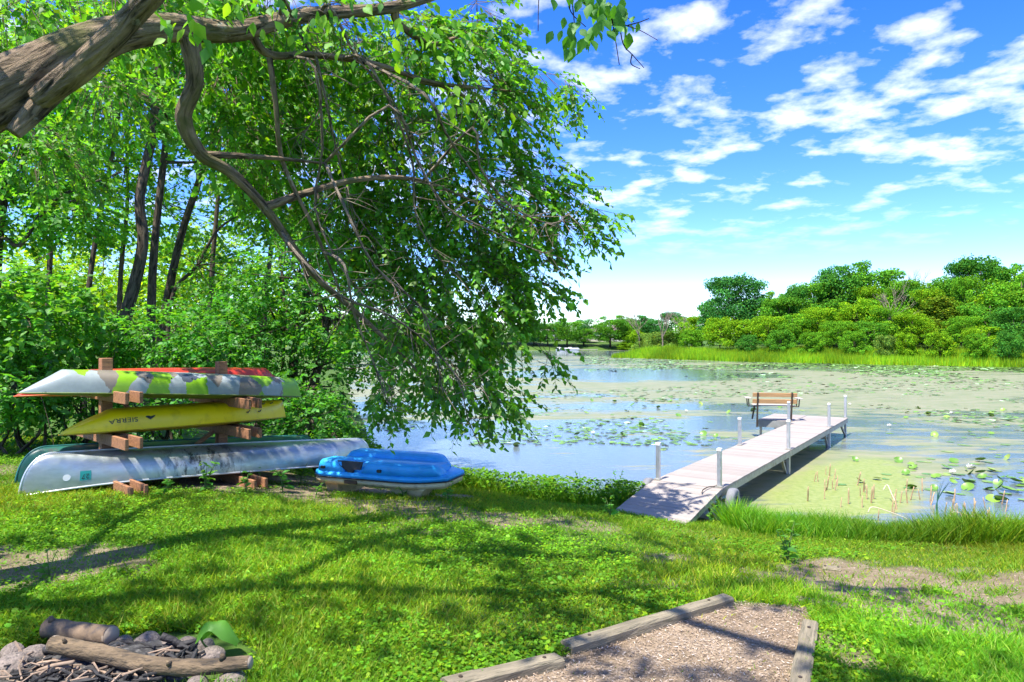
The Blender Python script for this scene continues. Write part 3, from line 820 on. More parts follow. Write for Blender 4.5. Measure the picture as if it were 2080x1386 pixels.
def camo_mat():
    m, nt, out = new_mat("camouflage_plastic")
    b = N(nt, "ShaderNodeBsdfPrincipled", Roughness=0.38)
    tc = N(nt, "ShaderNodeTexCoord"); mp = N(nt, "ShaderNodeMapping"); mp.inputs["Scale"].default_value = (4.2, 2.6, 3.4); mp.inputs["Location"].default_value = (1.7, 0.2, 0.1)
    nt.links.new(tc.outputs["Object"], mp.inputs[0])
    nz = N(nt, "ShaderNodeTexNoise", Scale=5.0, Detail=4.0); nt.links.new(mp.outputs[0], nz.inputs["Vector"])
    ad = N(nt, "ShaderNodeMixRGB", blend_type='ADD'); ad.inputs[0].default_value = 0.28
    nt.links.new(mp.outputs[0], ad.inputs[1]); nt.links.new(nz.outputs["Color"], ad.inputs[2])
    v = N(nt, "ShaderNodeTexVoronoi", Scale=1.0); nt.links.new(ad.outputs[0], v.inputs["Vector"])
    sp = N(nt, "ShaderNodeSeparateColor"); nt.links.new(v.outputs["Color"], sp.inputs[0])
    c = ramp(nt, sp.outputs[0], [(0.0, (0.30, 0.34, 0.345)), (0.25, (0.21, 0.42, 0.012)), (0.50, (0.205, 0.175, 0.14)), (0.70, (0.29, 0.335, 0.34)), (0.86, (0.065, 0.08, 0.105))], 'CONSTANT')
    sx = N(nt, "ShaderNodeSeparateXYZ"); nt.links.new(tc.outputs["Object"], sx.inputs[0]); am = N(nt, "ShaderNodeMath", operation='ADD'); nt.links.new(sx.outputs[0], am.inputs[0]); nt.links.new(mixc(nt, 1.0, nz.outputs["Fac"], (0.3, 0.3, 0.3), 'MULTIPLY'), am.inputs[1])
    c = mixc(nt, ramp(nt, mixc(nt, 1.0, am.outputs[0], (0.5, 0.5, 0.5), 'MULTIPLY'), [(0.0, (0, 0, 0)), (0.80, (1, 1, 1))], 'CONSTANT'), c, (0.21, 0.46, 0.012))
    c = mixc(nt, 0.5, c, ramp(nt, noise(nt, 7, 7, 0.7), [(0.3, (0.6, 0.6, 0.6)), (0.7, (1.1, 1.1, 1.1))]), 'MULTIPLY')
    nt.links.new(c, b.inputs["Base Color"]); nt.links.new(b.outputs[0], out.inputs[0]); return m
M_YEL = surf("yellow_plastic", (0.88, 0.62, 0.003), 0.33, var=0.06, scale=2, dark=(0.72, 0.49, 0.005))
M_YELD = surf("yellow_plastic_deck", (0.48, 0.30, 0.004), 0.4, var=0.1)
M_RED = surf("red_plastic", (0.46, 0.035, 0.015), 0.4, var=0.2, scale=1.2, stretch=(1, 1, 1), dark=(0.5, 0.12, 0.01))
M_BLK = surf("black_plastic", (0.012, 0.012, 0.014), 0.45, var=0.1)
kl = np.array([-5.94, 8.2])
cm, h, L = kayak("camouflage_kayak", "grey, lime and taupe camouflage kayak upside down on the top arms", b3(kl, 2.375), b3(kl + UB * 3.76, 2.105), 0.29, 0.37, 0.46, 0.16, camo_mat(), surf("kayak_seam_dark", (0.12, 0.17, 0.03), 0.5))
for x in (-0.55, -0.25, 0.02):
    h.disc(x, math.pi * 0.80, 0.012, 0.004, 8).build("screw", M_BLK, cm)
yl = np.array([-5.72, 8.62])
ye, h, L = kayak("yellow_kayak", "yellow kayak upside down on the middle arms with printed lettering", b3(yl, 1.81), b3(yl + UB * 3.1, 1.79), 0.27, 0.36, 0.62, 0.07, M_YEL, M_YELD, 0.62, 0.62, 0.75)
obj("lettering", h.text("SIERRA", -L / 2 + 0.66, math.pi * 0.885, 0.085, 0.005, 1.25), M_INK, ye)
h.shape(-L / 2 + 0.97, math.pi * 0.872, [(-0.06, 0.008), (-0.045, 0.026), (-0.015, 0.024), (0.005, 0.012), (0.03, 0.022), (0.065, 0.03), (0.05, 0.006), (0.025, -0.012), (-0.005, -0.028), (-0.03, -0.012)]).build("emblem", M_INK, ye)
for x, a in ((0.75, 0.9), (1.05, 0.72), (1.2, 0.72), (0.95, 0.9)):
    q = [h.pt(x + t * 0.06, math.pi * (a + 0.02 * math.sin(t * 5)), 0.012) for t in np.linspace(0, 1, 5)]
    mb = MB(); mb.tube(q, 0.007, 5); mb.build("handle_cord", M_BLK, ye)
rl = kl - AB * 0.70 + UB * 0.10
kayak("red_kayak", "red kayak with orange streaks upside down behind the camouflage kayak", b3(rl, 2.29), b3(rl + UB * 3.72, 2.235), 0.31, 0.35, 0.55, 0.35, M_RED, surf("orange_deck", (0.5, 0.12, 0.02), 0.4))

# ------------------------------------------------------------------ upturned pedal boat
pb = ground_at(760, 998)
pb = np.array([pb[0], 10.45, gz(pb[0], 10.45)])
BLUE = surf("blue_plastic", (0.02, 0.36, 0.80), 0.5, var=0.14, scale=3, spec=0.6, dark=(0.025, 0.40, 0.80))
CREAM = surf("cream_plastic", (0.60, 0.49, 0.26), 0.5, var=0.2, scale=3, dark=(0.36, 0.28, 0.15))
ped = thing("pedal_boat", "bright blue and cream pedal boat lying upside down on the grass", "pedal boat", (-1.80, 10.22, gz(-1.8, 10.2) + 0.10), -0.36)
ped.scale = (0.93, 0.92, 0.68)
def loft(secs, name, mat, parent, cap=True, bevel=0.0, kind=None):
    """secs: list of rings (same count) along the boat"""
    mb = MB(); n = len(secs[0]); V = [p for r in secs for p in r]
    Fs = [(i * n + j, i * n + (j + 1) % n, (i + 1) * n + (j + 1) % n, (i + 1) * n + j) for i in range(len(secs) - 1) for j in range(n)]
    if cap: Fs += [tuple(range(n - 1, -1, -1)), tuple((len(secs) - 1) * n + j for j in range(n))]
    mb.add(V, Fs); me = mb.mesh(name)
    bm = bmesh.new(); bm.from_mesh(me); bmesh.ops.recalc_face_normals(bm, faces=bm.faces)
    if bevel: bmesh.ops.bevel(bm, geom=[e for e in bm.edges if e.is_manifold and e.calc_face_angle(0) > 0.3], offset=bevel, segments=3, affect='EDGES')
    bm.to_mesh(me); bm.free()
    me.polygons.foreach_set("use_smooth", [True] * len(me.polygons))
    return obj(name, me, mat, parent, kind)
def outline(x, w):   # half-width of the boat along its length (bow to the right)
    return w * (1 - max(0, (x - 0.45) / 0.72) ** 2.2 * 0.55) * (1 - max(0, (-0.95 - x) / 0.2) * 0.25)
def ring(x, w, z0, z1, flare=0.0):
    a = outline(x, w); c = outline(x, w - flare)
    return [(x, -a, z0), (x, -c, z1), (x, c, z1), (x, a, z0)]
xs = np.linspace(-1.09, 1.1, 20)
tilt = lambda x: 0.0
loft([ring(x, 0.60, 0.20, 0.335, -0.03) for x in xs], "deck", CREAM, ped, bevel=0.01)
loft([ring(x, 0.645, 0.336, 0.358) for x in np.linspace(-1.11, 1.16, 20)], "rubber_rim", M_BLK, ped)
loft([ring(x, 0.64, 0.359, 0.455, 0.05) for x in np.linspace(-1.105, 1.15, 20)], "hull_base", BLUE, ped, bevel=0.012)
def pontoon(x0, x1, y0, y1, zt, r0=0.10, r1=0.22):
    secs = []
    for x in np.linspace(x0, x1, 14):
        t0 = min(1, (x - x0) / r0); t1 = min(1, (x1 - x) / r1)
        f = math.sqrt(max(0.0, 1 - (1 - t0) ** 2)) * math.sqrt(max(0.0, 1 - (1 - t1) ** 2))
        z = 0.45 + (zt - 0.45) * (0.25 + 0.75 * f)
        k = outline(x, 0.6) / 0.6
        ya, yb = y0 * k, y1 * k; ins = 0.055
        secs.append([(x, ya, 0.44), (x, ya + ins * 0.5, z - 0.06), (x, ya + ins, z), (x, yb - ins, z), (x, yb - ins * 0.5, z - 0.06), (x, yb, 0.44)])
    return loft(secs, "pontoon", BLUE, ped, bevel=0.018)
pontoon(-1.07, -0.52, -0.585, -0.16, 0.70, 0.16, 0.05)
pontoon(-0.22, 1.06, -0.585, -0.16, 0.69, 0.12, 0.24)
mb = MB(); mb.box((-0.37, -0.34, 0.52), (0.34, 0.34, 0.14)); mb.build("well_floor", BLUE, ped, bevel=0.02)
mb = MB(); mb.box((0.0, 0.0, 0.53), (1.9, 0.42, 0.17)); mb.build("hull_centre", BLUE, ped, bevel=0.03)
pontoon(-1.05, 0.85, 0.16, 0.585, 0.73, 0.16, 0.3)
mb = MB()
V = [(-0.66, -0.592, 0.70), (-0.2, -0.592, 0.685), (-0.22, -0.592, 0.53), (-0.34, -0.592, 0.52), (-0.35, -0.592, 0.44), (-0.43, -0.592, 0.44), (-0.60, -0.592, 0.60)]
V = [(x, y + 0.02 + max(0, z - 0.6) * 0.3, min(z, 0.69)) for x, y, z in V]; V2 = [(x, y + 0.03, z) for x, y, z in V]; k = len(V)
mb.add(V + V2, [tuple(range(k - 1, -1, -1)), tuple(range(k, 2 * k))] + [(i, (i + 1) % k, k + (i + 1) % k, k + i) for i in range(k)])
tag(mb.build("wheel_well", M_BLK, ped), "black opening for the paddle wheel")
for x in (-0.9, 0.12):
    mb = MB(); mb.box((x, -0.578, 0.535), (0.075, 0.05, 0.06)); mb.build("scupper", M_BLK, ped, bevel=0.008)
mb = MB(); mb.box((-0.36, -0.615, 0.275), (0.22, 0.05, 0.08)); mb.build("latch_block", M_DARKMETAL, ped)
for s, xx in ((-1, 0.52), (1, 0.40)):   # the seat backs the boat rests on
    y = 0.30 * s
    mb = MB(); mb.add([(xx - 0.3, y - 0.24, 0.21), (xx + 0.36, y - 0.24, 0.21), (xx + 0.36, y + 0.24, 0.21), (xx - 0.3, y + 0.24, 0.21), (xx + 0.02, y - 0.1, -0.17), (xx + 0.10, y - 0.1, -0.17), (xx + 0.10, y + 0.1, -0.17), (xx + 0.02, y + 0.1, -0.17)],
           [(0, 1, 2, 3), (4, 7, 6, 5), (0, 4, 5, 1), (1, 5, 6, 2), (2, 6, 7, 3), (3, 7, 4, 0)]); mb.build("seat_back", CREAM, ped, bevel=0.012)
mb = MB(); mb.box((-0.85, 0.0, 0.03), (0.2, 0.7, 0.36), taper=1.3); mb.build("stern_block", CREAM, ped, bevel=0.012)

# ------------------------------------------------------------------ timbers edging the chip path
def timber(label, a, b, w, h, sink=0.02):
    a, b = ground_at(*a), ground_at(*b)
    d = b - a; L = float(np.linalg.norm(d))
    o = thing("landscape_timber", label, "timber", a, math.atan2(d[1], d[0]))
    mb = MB(); n = 9; V, Fs = [], []
    r = np.random.default_rng(int(abs(a[0]) * 100))
    for i in range(n):
        x = L * i / (n - 1); z = d[2] * i / (n - 1)
        e = lambda: r.uniform(-.004, .004)
        c = 0.014
        V += [(x, -w / 2 + e(), z - sink), (x, -w / 2 + e(), z + h - c), (x, -w / 2 + c, z + h + e()), (x, w / 2 - c, z + h + e()), (x, w / 2 + e(), z + h - c), (x, w / 2 + e(), z - sink)]
    for i in range(n - 1):
        for j in range(6): Fs.append((i * 6 + j, (i + 1) * 6 + j, (i + 1) * 6 + (j + 1) % 6, i * 6 + (j + 1) % 6))
    Fs += [tuple(range(6)), tuple((n - 1) * 6 + j for j in range(5, -1, -1))]
    mb.add(V, Fs); mb.build("beam", M_TIMBER, o)
    for x in (0.12 * L, 0.86 * L):
        m2 = MB(); m2.tube([(x, 0, h + d[2] * x / L - 0.003), (x, 0, h + d[2] * x / L + 0.006)], 0.011, 8); m2.build("spike_head", M_DARKMETAL, o)
    return o
timber("weathered timber beam edging the left side of the chip path, full length in view", (1150, 1326), (1478, 1226), 0.105, 0.062)
timber("greenish timber beam cut off by the bottom edge beside the path", (905, 1406), (1134, 1352), 0.105, 0.06)
timber("grey timber beam along the right side of the chip path", (1622, 1420), (1646, 1278), 0.10, 0.06)
timber("pale thin board half sunk in grass at the head of the path", (1618, 1222), (1722, 1238), 0.085, 0.035)
timber("short pale board lying in dry grass right of the shaded weed", (1672, 1156), (1708, 1160), 0.08, 0.03)

# ------------------------------------------------------------------ fire pit
def rock_mesh(seed):
    r = np.random.default_rng(seed); bm = bmesh.new(); bmesh.ops.create_icosphere(bm, subdivisions=3, radius=1)
    k = r.normal(0, 1, (6, 3)); ph = r.uniform(0, 6, 6)
    for v in bm.verts:
        p = np.array(v.co); n = sum(math.sin(float(p @ k[i]) * 1.7 + ph[i]) for i in range(6)) * 0.055
        n += 0.022 * math.sin(float(p @ k[0]) * 7 + ph[1]) + 0.018 * math.sin(float(p @ k[2]) * 11 + ph[3]); v.co = Vector(p * (1 + n)) ; v.co.z = max(v.co.z, -0.55)
    me = bpy.data.meshes.new("stone"); bm.to_mesh(me); bm.free(); me.materials.append(M_STONE)
    me.polygons.foreach_set("use_smooth", [True] * len(me.polygons)); return me
rocks = [rock_mesh(s) for s in range(5)]
stone_list = [  # px, py, width px, label
    (20, 1362, 75, "grey boulder at the near left of the fire pit"), (66, 1342, 62, "pale rounded stone with a sooty side left of the sticks"),
    (22, 1330, 44, "pinkish stone behind the grey boulder at the pit's left edge"), (205, 1306, 34, "small pale stone under the cut log's right end"),
    (250, 1309, 40, "round cream stone just right of the cut log"), (298, 1308, 48, "large domed stone at the back of the fire pit"),
    (342, 1307, 36, "grey stone behind the upright charred stick"), (378, 1309, 36, "buff stone at the back right of the fire pit"),
    (412, 1316, 36, "small buff stone left of the white rock"), (430, 1336, 52, "rough white rock at the right end of the fire pit"),
    (468, 1392, 60, "flat grey stone under the right end of the long log"), (400, 1396, 46, "dark stone below the middle of the long log")]
for i, (px, py, wpx, lab) in enumerate(stone_list):
    p = ground_at(px, py + 8); w = wpx / F * p[1] * 0.56
    o = obj("stone", rocks[i % 5], None); o.location = (p[0], p[1], p[2] + w * 0.28); o.scale = (w, w * 0.85, w * (0.62 + 0.1 * (i % 3)))
    o.rotation_euler = (0, 0, i * 1.3); tag(o, lab, "stone", "stones ringing the fire pit")
pit = ground_at(225, 1362)
mb = MB(); rr = np.random.default_rng(4); n = 28
V = [(0, 0, 0.10)]; Fs = []
for k, (rad, z) in enumerate(((0.25, 0.06), (0.42, 0.03), (0.58, -0.01))):
    for i in range(n):
        a = 2 * math.pi * i / n; q = rad * (1 + rr.uniform(-.1, .1)); V.append((q * math.cos(a) * 1.05, q * math.sin(a) * 0.62, z + rr.uniform(-.02, .02)))
for i in range(n): Fs.append((0, 1 + i, 1 + (i + 1) % n))
for k in range(2):
    for i in range(n): Fs.append((1 + k * n + i, 1 + (k + 1) * n + i, 1 + (k + 1) * n + (i + 1) % n, 1 + k * n + (i + 1) % n))
mb.add(V, Fs); o = mb.build("ash_bed", M_ASH, None, True); o.location = (pit[0], pit[1], pit[2] + 0.0); tag(o, "black bed of ash and charcoal inside the stone ring", "ash")

def log(label, pts, radii, knots=(), mat=None, cut=True):
    pts = np.array(pts); base = pts[0].copy()
    o = thing("log", label, "log", base)
    q = bez(np.hstack([pts - base, np.array(radii)[:, None]]), 6)
    rng = np.random.default_rng(int(abs(base[0]) * 1000)); mb = MB(); mb.tube(q[:, :3], q[:, 3], 14, False, 0.06, rng); mb.build("bark", mat or M_LOG, o, True)
    for e, s in ((0, -1), (-1, 1)):
        c = q[e, :3]; t = unit(q[1, :3] - q[0, :3]) if e == 0 else unit(q[-1, :3] - q[-2, :3])
        m2 = MB(); m2.tube([c - t * 0.01 * s, c + t * 0.004 * s], [q[e, 3] * 0.99, q[e, 3] * 0.93], 14); m2.build("cut_end", M_CUT, o, True)
    for (t, ang, r) in knots:
        i = int(t * (len(q) - 1)); c = q[i, :3] + np.array([0, -math.cos(ang), math.sin(ang)]) * q[i, 3] * 0.9
        m2 = MB(); m2.tube([c, c + np.array([0, -math.cos(ang), math.sin(ang)]) * 0.03], [r, r * 0.6], 8); m2.build("knot", mat or M_LOG, o, True)
    return o
M_LOG2 = surf("cut_log_bark", (0.14, 0.095, 0.058), 0.9, var=0.5, scale=6, bump=0.5, bscale=14, dark=(0.08, 0.06, 0.05))
log("short sawn log with pale cut end at the back of the fire pit", [P(98, 1276, 4.02), P(160, 1284, 3.96), P(226, 1291, 3.88)], [0.058, 0.054, 0.055], [(0.1, 1.3, 0.02)], M_LOG2)
log("long crooked weathered log lying across the fire pit", [P(108, 1308, 3.60), P(200, 1328, 3.54), P(300, 1350, 3.46), P(400, 1356, 3.43), P(508, 1346, 3.42)], [0.045, 0.046, 0.042, 0.04, 0.032], [(0.12, 1.0, 0.012), (0.66, 0.8, 0.016), (0.9, 1.4, 0.018)])
sticks = [("charred", (328, 1292), (385, 1350), 3.78, 0.022, "thick charred stick standing up at the back of the pit"),
          ("charred", (292, 1348), (402, 1302), 3.8, 0.018, "long charred stick leaning right behind the upright one"),
          ("charred", (210, 1322), (290, 1318), 3.85, 0.015, "charred stick lying flat below the cut log"), ("charred", (270, 1340), (350, 1318), 3.82, 0.014, "thin charred stick crossing the back of the pit"),
          ("dry", (10, 1386), (145, 1338), 3.55, 0.012, "long pale stick at the far left of the stick fan"), ("dry", (60, 1396), (150, 1345), 3.5, 0.013, "tan stick beside the pale one in the fan"),
          ("dry", (95, 1392), (146, 1352), 3.5, 0.018, "thick tan stick in the middle of the fan"), ("dry", (120, 1398), (160, 1356), 3.46, 0.012, "short buff stick right of the thick tan one"),
          ("dry", (160, 1362), (175, 1392), 3.48, 0.014, "bent buff stick with a broken end under the long log"), ("charred", (30, 1398), (120, 1352), 3.47, 0.012, "thin blackened stick low in the fan of sticks"),
          ("dry", (180, 1364), (232, 1392), 3.46, 0.008, "thin twig slanting down under the long log"), ("dry", (200, 1372), (262, 1366), 3.5, 0.012, "tan stick lying level beneath the long log"),
          ("charred", (85, 1322), (135, 1318), 3.72, 0.022, "stubby charcoal chunk left of the long log's end"), ("dry", (340, 1344), (372, 1322), 3.75, 0.011, "short brown twig beside the upright charred stick"),
          ("charred", (150, 1384), (215, 1378), 3.44, 0.014, "blackened stick low at the front of the pit"), ("dry", (235, 1334), (300, 1326), 3.82, 0.010, "grey-brown stick among the charcoal behind the long log"),
          ("dry", (395, 1338), (432, 1318), 3.72, 0.008, "thin twig near the white rock"), ("charred", (250, 1384), (330, 1378), 3.44, 0.016, "dark stick below the long log at the bottom edge")]
for kind, a, b, d, r, lab in sticks:
    A, B_ = P(*a, d), P(*b, d - 0.05 + 0.1 * random.random())
    for q in (A, B_): q[2] = max(q[2], gz(q[0], q[1]) + 0.03)
    mid = (A + B_) / 2 + np.array([random.uniform(-.02, .02), random.uniform(-.03, .03), random.uniform(0.0, .02)])
    base = A.copy(); q = bez(np.array([A, mid, B_]) - base, 4)
    mb = MB(); mb.tube(q, list(np.linspace(r, r * 0.75, len(q))), 8, True, 0.12, np.random.default_rng(len(lab)))
    o = mb.build("charred_stick" if kind == "charred" else "dry_stick", M_CHAR if kind == "charred" else M_STICK, None, True); o.location = base
    tag(o, lab, "stick", "sticks in the fire pit")

# charcoal bits and broken twigs too small to tell apart
mb = MB(); rr = np.random.default_rng(9)
for k in range(170):
    a, q = rr.uniform(0, 6.28), math.sqrt(rr.random()); p = np.array([pit[0] + .5 * q * math.cos(a), pit[1] - .05 + .24 * q * math.sin(a), 0]); p[2] = gz(p[0], p[1]) + rr.uniform(.03, .075)
    t = rr.uniform(0, 6.28); d = np.array([math.cos(t), math.sin(t), rr.normal(0, .12)]) * rr.uniform(.03, .11); mb.tube([p - d, p + rr.normal(0, .006, 3), p + d], list(rr.uniform(.004, .012, 3)), 5)
tag(mb.build("charcoal_debris", M_CHAR), "litter of charcoal bits and burnt twigs in the fire pit", "charcoal", kind="stuff")
mb = MB()
for k in range(55):
    a, q = rr.uniform(0, 6.28), math.sqrt(rr.random()); p = np.array([pit[0] - .1 + .48 * q * math.cos(a), pit[1] - .1 + .22 * q * math.sin(a), 0]); p[2] = gz(p[0], p[1]) + rr.uniform(.05, .085)
    t = rr.uniform(0, 6.28); d = np.array([math.cos(t), math.sin(t), rr.normal(0, .2)]) * rr.uniform(.04, .12); mb.tube([p - d, p + rr.normal(0, .012, 3), p + d], list(rr.uniform(.003, .007, 3)), 5)
tag(mb.build("twig_debris", M_STICK), "scatter of thin dry twigs over the charcoal", "twigs", kind="stuff")

# ------------------------------------------------------------------ small plants
def plant(name, label, cat, base, h, n, lsize, rng, mat=None, spread=0.25, group=None, stems=3, tint=None, width=1.0):
    o = thing(name, label, cat, base, 0, group)
    mb = MB(); parts = []
    for s in range(stems):
        a = rng.uniform(0, 6.28); tip = np.array([math.cos(a) * spread * rng.uniform(.3, 1), math.sin(a) * spread * rng.uniform(.3, 1), h * rng.uniform(.7, 1.05)])
        q = bez([(0, 0, -0.02), tip * np.array([.35, .35, .55]), tip], 5); mb.tube(q, list(np.linspace(0.006, 0.0025, len(q))), 5)
        k = max(2, n // stems); t = rng.uniform(0.15, 1, k)
        pos = np.array([q[min(len(q) - 1, int(x * (len(q) - 1) + .5))] for x in t])
        an = rng.uniform(0, 6.28, k); ld = np.stack([np.cos(an), np.sin(an), rng.uniform(-.2, .55, k)], 1)
        X, Y, Z = frames(ld, np.tile([[0, 0, 1.0]], (k, 1)) + rng.normal(0, .3, (k, 3)))
        sz = lsize * rng.uniform(.6, 1.25, k) * (1.25 - 0.6 * t)
        V, fs, idx = scatter(BIG_V, BIG_F, pos, X, Y, Z, sz, sz * width)
        parts.append((V, fs, (leaf_colors(k, rng, 0.2, 0.2) * (tint if tint is not None else 1))[idx]))
    mb.build("stem", M_STEM, o)
    V, fs, c = cat_meshes(parts); f = obj("foliage", np_mesh("foliage", V, fs, c), mat or M_LEAF_SHRUB, o)
    f["kind"] = "stuff"
    return o
M_STEM = surf("green_stem", (0.09, 0.15, 0.03), 0.8)
rp = np.random.default_rng(31)
for (px, py, h, n, ls, lab) in [
    (418, 1000, 0.42, 26, 0.12, "tall leafy weed growing in front of the silver canoe"), (530, 985, 0.55, 22, 0.10, "slender weed with a pointed top against the silver canoe"),
    (575, 1000, 0.32, 22, 0.14, "broad-leaved weed left of the pedal boat"), (500, 1000, 0.3, 20, 0.12, "low broad-leaved weed below the slender one"),
    (610, 985, 0.35, 20, 0.1, "pale weed beside the rack's right foot"), (330, 1012, 0.22, 20, 0.1, "small weed at the foot of the rack's left beams"),
    (820, 1012, 0.22, 16, 0.09, "weed sprouting beside the pedal boat's seat back"), (872, 1010, 0.25, 22, 0.09, "leafy weed under the pedal boat's bow"),
    (910, 1022, 0.26, 30, 0.08, "bushy weed right of the pedal boat"), (640, 1010, 0.2, 18, 0.08, "little weed in the dirt left of the pedal boat"),
    (1600, 1142, 0.40, 34, 0.10, "dark upright weed standing alone on the lawn's edge"), (1240, 1055, 0.35, 30, 0.09, "leafy weed at the left foot of the dock ramp"),
    (1440, 1058, 0.25, 18, 0.09, "small weed beside the dock wheel"), (100, 1172, 0.2, 14, 0.07, "single weed on the bare patch at left"),
    (1255, 1010, 0.55, 34, 0.1, "bushy shore weed just left of the dock"), (1180, 1010, 0.5, 30, 0.09, "upright shore weed left of the dock's bushy weed")]:
    p = ground_at(px, py); plant("weed", lab, "weed", p, h, n, ls, rp, group="weeds around the boats and dock", stems=3 if h < .4 else 4, spread=0.16)
# the large folded leaf by the fire pit
p = ground_at(440, 1338); o = thing("burdock", "big folded light green leaf beside the fire pit's right end", "plant", p)
o.scale = (.66, .66, .7)
mb = MB(); n = 12; V = []
for i in range(n + 1):
    t = i / n; w = 0.085 * math.sin(math.pi * min(1, t * 0.94 + 0.05)) ** 0.7
    c = np.array([-0.16 + 0.34 * t, 0.02, 0.10 + 0.20 * math.sin(math.pi * (0.15 + t * 0.78)) ** 1.0])
    for s in (-1, -.5, 0, .5, 1): V.append(c + np.array([0.02 * s, w * s, -0.075 * abs(s) ** 1.3 + 0.018 * math.sin(11 * t + s * 3)]))
mb.add(V, [(i * 5 + j, (i + 1) * 5 + j, (i + 1) * 5 + j + 1, i * 5 + j + 1) for i in range(n) for j in range(4)])
me = mb.mesh("leaf_blade", True); a = me.attributes.new("col", 'FLOAT_COLOR', 'POINT'); a.data.foreach_set("color", np.tile([1.25, 1.15, 1.0, 1], len(V)).astype(np.float32))
obj("leaf_blade", me, M_LEAF_SHRUB, o)
mb = MB(); mb.tube(bez([(0.05, 0.05, -0.02), (-0.1, 0.03, 0.08), (-0.15, 0.02, 0.17)], 5), 0.008, 6); mb.build("stem", M_STEM, o, True)

# ------------------------------------------------------------------ cattail stubs and dead reeds in the shallows
M_STUB = surf("cattail_stub", (0.40, 0.27, 0.16), 0.9, var=0.35, scale=12, bump=0.5, bscale=30)
M_STRAW = surf("dry_straw", (0.58, 0.5, 0.36), 0.85, var=0.2)
def stub_mesh(seed):
    r = np.random.default_rng(seed); mb = MB(); h = 0.26
    q = [(0.006 * i * math.cos(seed) + r.normal(0, .002), 0.006 * i * math.sin(seed) + r.normal(0, .002), -0.12 + (h + 0.12) * i / 5) for i in range(6)]
    mb.tube(q, [0.011, 0.013, 0.014, 0.013, 0.012, 0.009], 7, True, 0.15, r); me = mb.mesh("cattail_stub", True); me.materials.append(M_STUB); return me
stubs = [stub_mesh(s) for s in range(4)]
rs = np.random.default_rng(8)
zones = [(1700, 1000, 26, 16, "broken cattail stub in the shallows between the dock and the crossing reeds"), (1830, 1020, 60, 22, "broken cattail stub beside the crossed dead reeds"), (1990, 1050, 60, 16, "broken cattail stub in open water by the far right bank")]
for zx, zy, spx, cnt, lab in zones:
    for k in range(cnt):
        px, py = zx + rs.normal(0, spx), zy + rs.normal(0, 16)
        p = P(px, py, CAMZ * F / (py - CY))
        if shore_dist(p[0], p[1]) > 0.15: p[2] = gz(p[0], p[1])
        else: p[2] = 0
        o = obj("cattail_stub", stubs[k % 4], None); o.location = p; s = rs.uniform(.6, 1.25); o.scale = (s * .9, s * .9, s); o.rotation_euler = (rs.normal(0, .12), rs.normal(0, .12), rs.uniform(0, 6))
        tag(o, lab, "cattail stub", lab.replace("broken cattail stub", "cattail stubs"))
for a, b, lab in (((1770, 1030), (1856, 1062), "bleached dead reed slanting to the right among the cattail stubs"), ((1800, 985), (1822, 1028), "short bleached reed crossing behind the longer one"), ((1935, 1040), (2045, 1072), "long bleached reed lying over the water at the far right")):
    A = P(*a, CAMZ * F / (a[1] + 30 - CY)); B_ = P(*b, CAMZ * F / (b[1] - CY)); B_[2] = max(B_[2], 0.02)
    A2 = A - np.array([0.06, 0, 0.1]); mb = MB(); mb.tube(bez([A2 - A, (0.02, 0, 0), (B_ - A) * 0.5 + np.array([0, 0, .02]), B_ - A], 4), 0.008, 5)
    o = mb.build("dead_reed", M_STRAW, None, True); o.location = A; tag(o, lab, "reed")
# a young green cattail
p = P(1905, 1060, 11.6); p[2] = -0.05
plant_o = thing("young_cattail", "blue-green fan of young cattail blades in the shallows", "cattail", p)
for k in range(6):
    a = -0.2 + 0.25 * k; mb = MB(); q = bez([(0, 0, 0), (0.05 * a, 0.02 * k, 0.3), (0.28 * a + 0.06, 0.03 * k, 0.62 + 0.04 * (k % 3))], 6)
    V = []
    for i, c in enumerate(q):
        w = 0.014 * (1 - i / (len(q) - 1)) ** 0.6 + 0.001; V += [(c[0] - w, c[1], c[2]), (c[0] + w, c[1] + 0.004, c[2])]
    mb.add(V, [(2 * i, 2 * i + 1, 2 * i + 3, 2 * i + 2) for i in range(len(q) - 1)]); mb.build("blade", surf("cattail_green", (0.05, 0.17, 0.09), 0.6) if k == 0 else bpy.data.materials["cattail_green"], plant_o)

# ------------------------------------------------------------------ lily pads and flowers
def pad_mat(name, c0, c1, c2):
    m, nt, out = new_mat(name); b = N(nt, "ShaderNodeBsdfPrincipled", Roughness=0.42)
    oi = N(nt, "ShaderNodeObjectInfo"); at = N(nt, "ShaderNodeAttribute", attribute_name="col")
    c = ramp(nt, oi.outputs["Random"], [(0.0, c0), (0.6, c1), (1.0, c2)])
    nt.links.new(mixc(nt, 1.0, c, at.outputs["Color"], 'MULTIPLY'), b.inputs["Base Color"]); nt.links.new(b.outputs[0], out.inputs[0]); return m
M_PAD = pad_mat("lily_pad_green", (0.08, 0.19, 0.02), (0.15, 0.27, 0.03), (0.23, 0.30, 0.06))
M_PETAL = surf("lily_petal", (0.8, 0.78, 0.74), 0.6, var=0.05)
def pad_mesh(seed, cup):
    r = np.random.default_rng(seed); n = 16; V = [(0, 0, 0.0)]
    for k, rad in enumerate((0.55, 1.0)):
        for i in range(n):
            a = 0.22 + (2 * math.pi - 0.44) * i / (n - 1); q = rad * (1 + r.uniform(-.05, .05))
            V.append((q * math.cos(a), q * math.sin(a), cup * rad ** 2 * (0.5 + 0.8 * math.sin(a * 1 + seed)) + (0.01 if k else 0)))
    Fs = [(0, 1 + i, 2 + i) for i in range(n - 1)] + [(1 + i, 1 + n + i, 2 + n + i, 2 + i) for i in range(n - 1)]
    V = np.array(V)
    f3 = np.array([f for f in Fs if len(f) == 3]); f4 = np.array([f for f in Fs if len(f) == 4])
    me = np_mesh("lily_pad", V, [f3, f4], np.ones((len(V), 3)), True); me.materials.append(M_PAD); return me
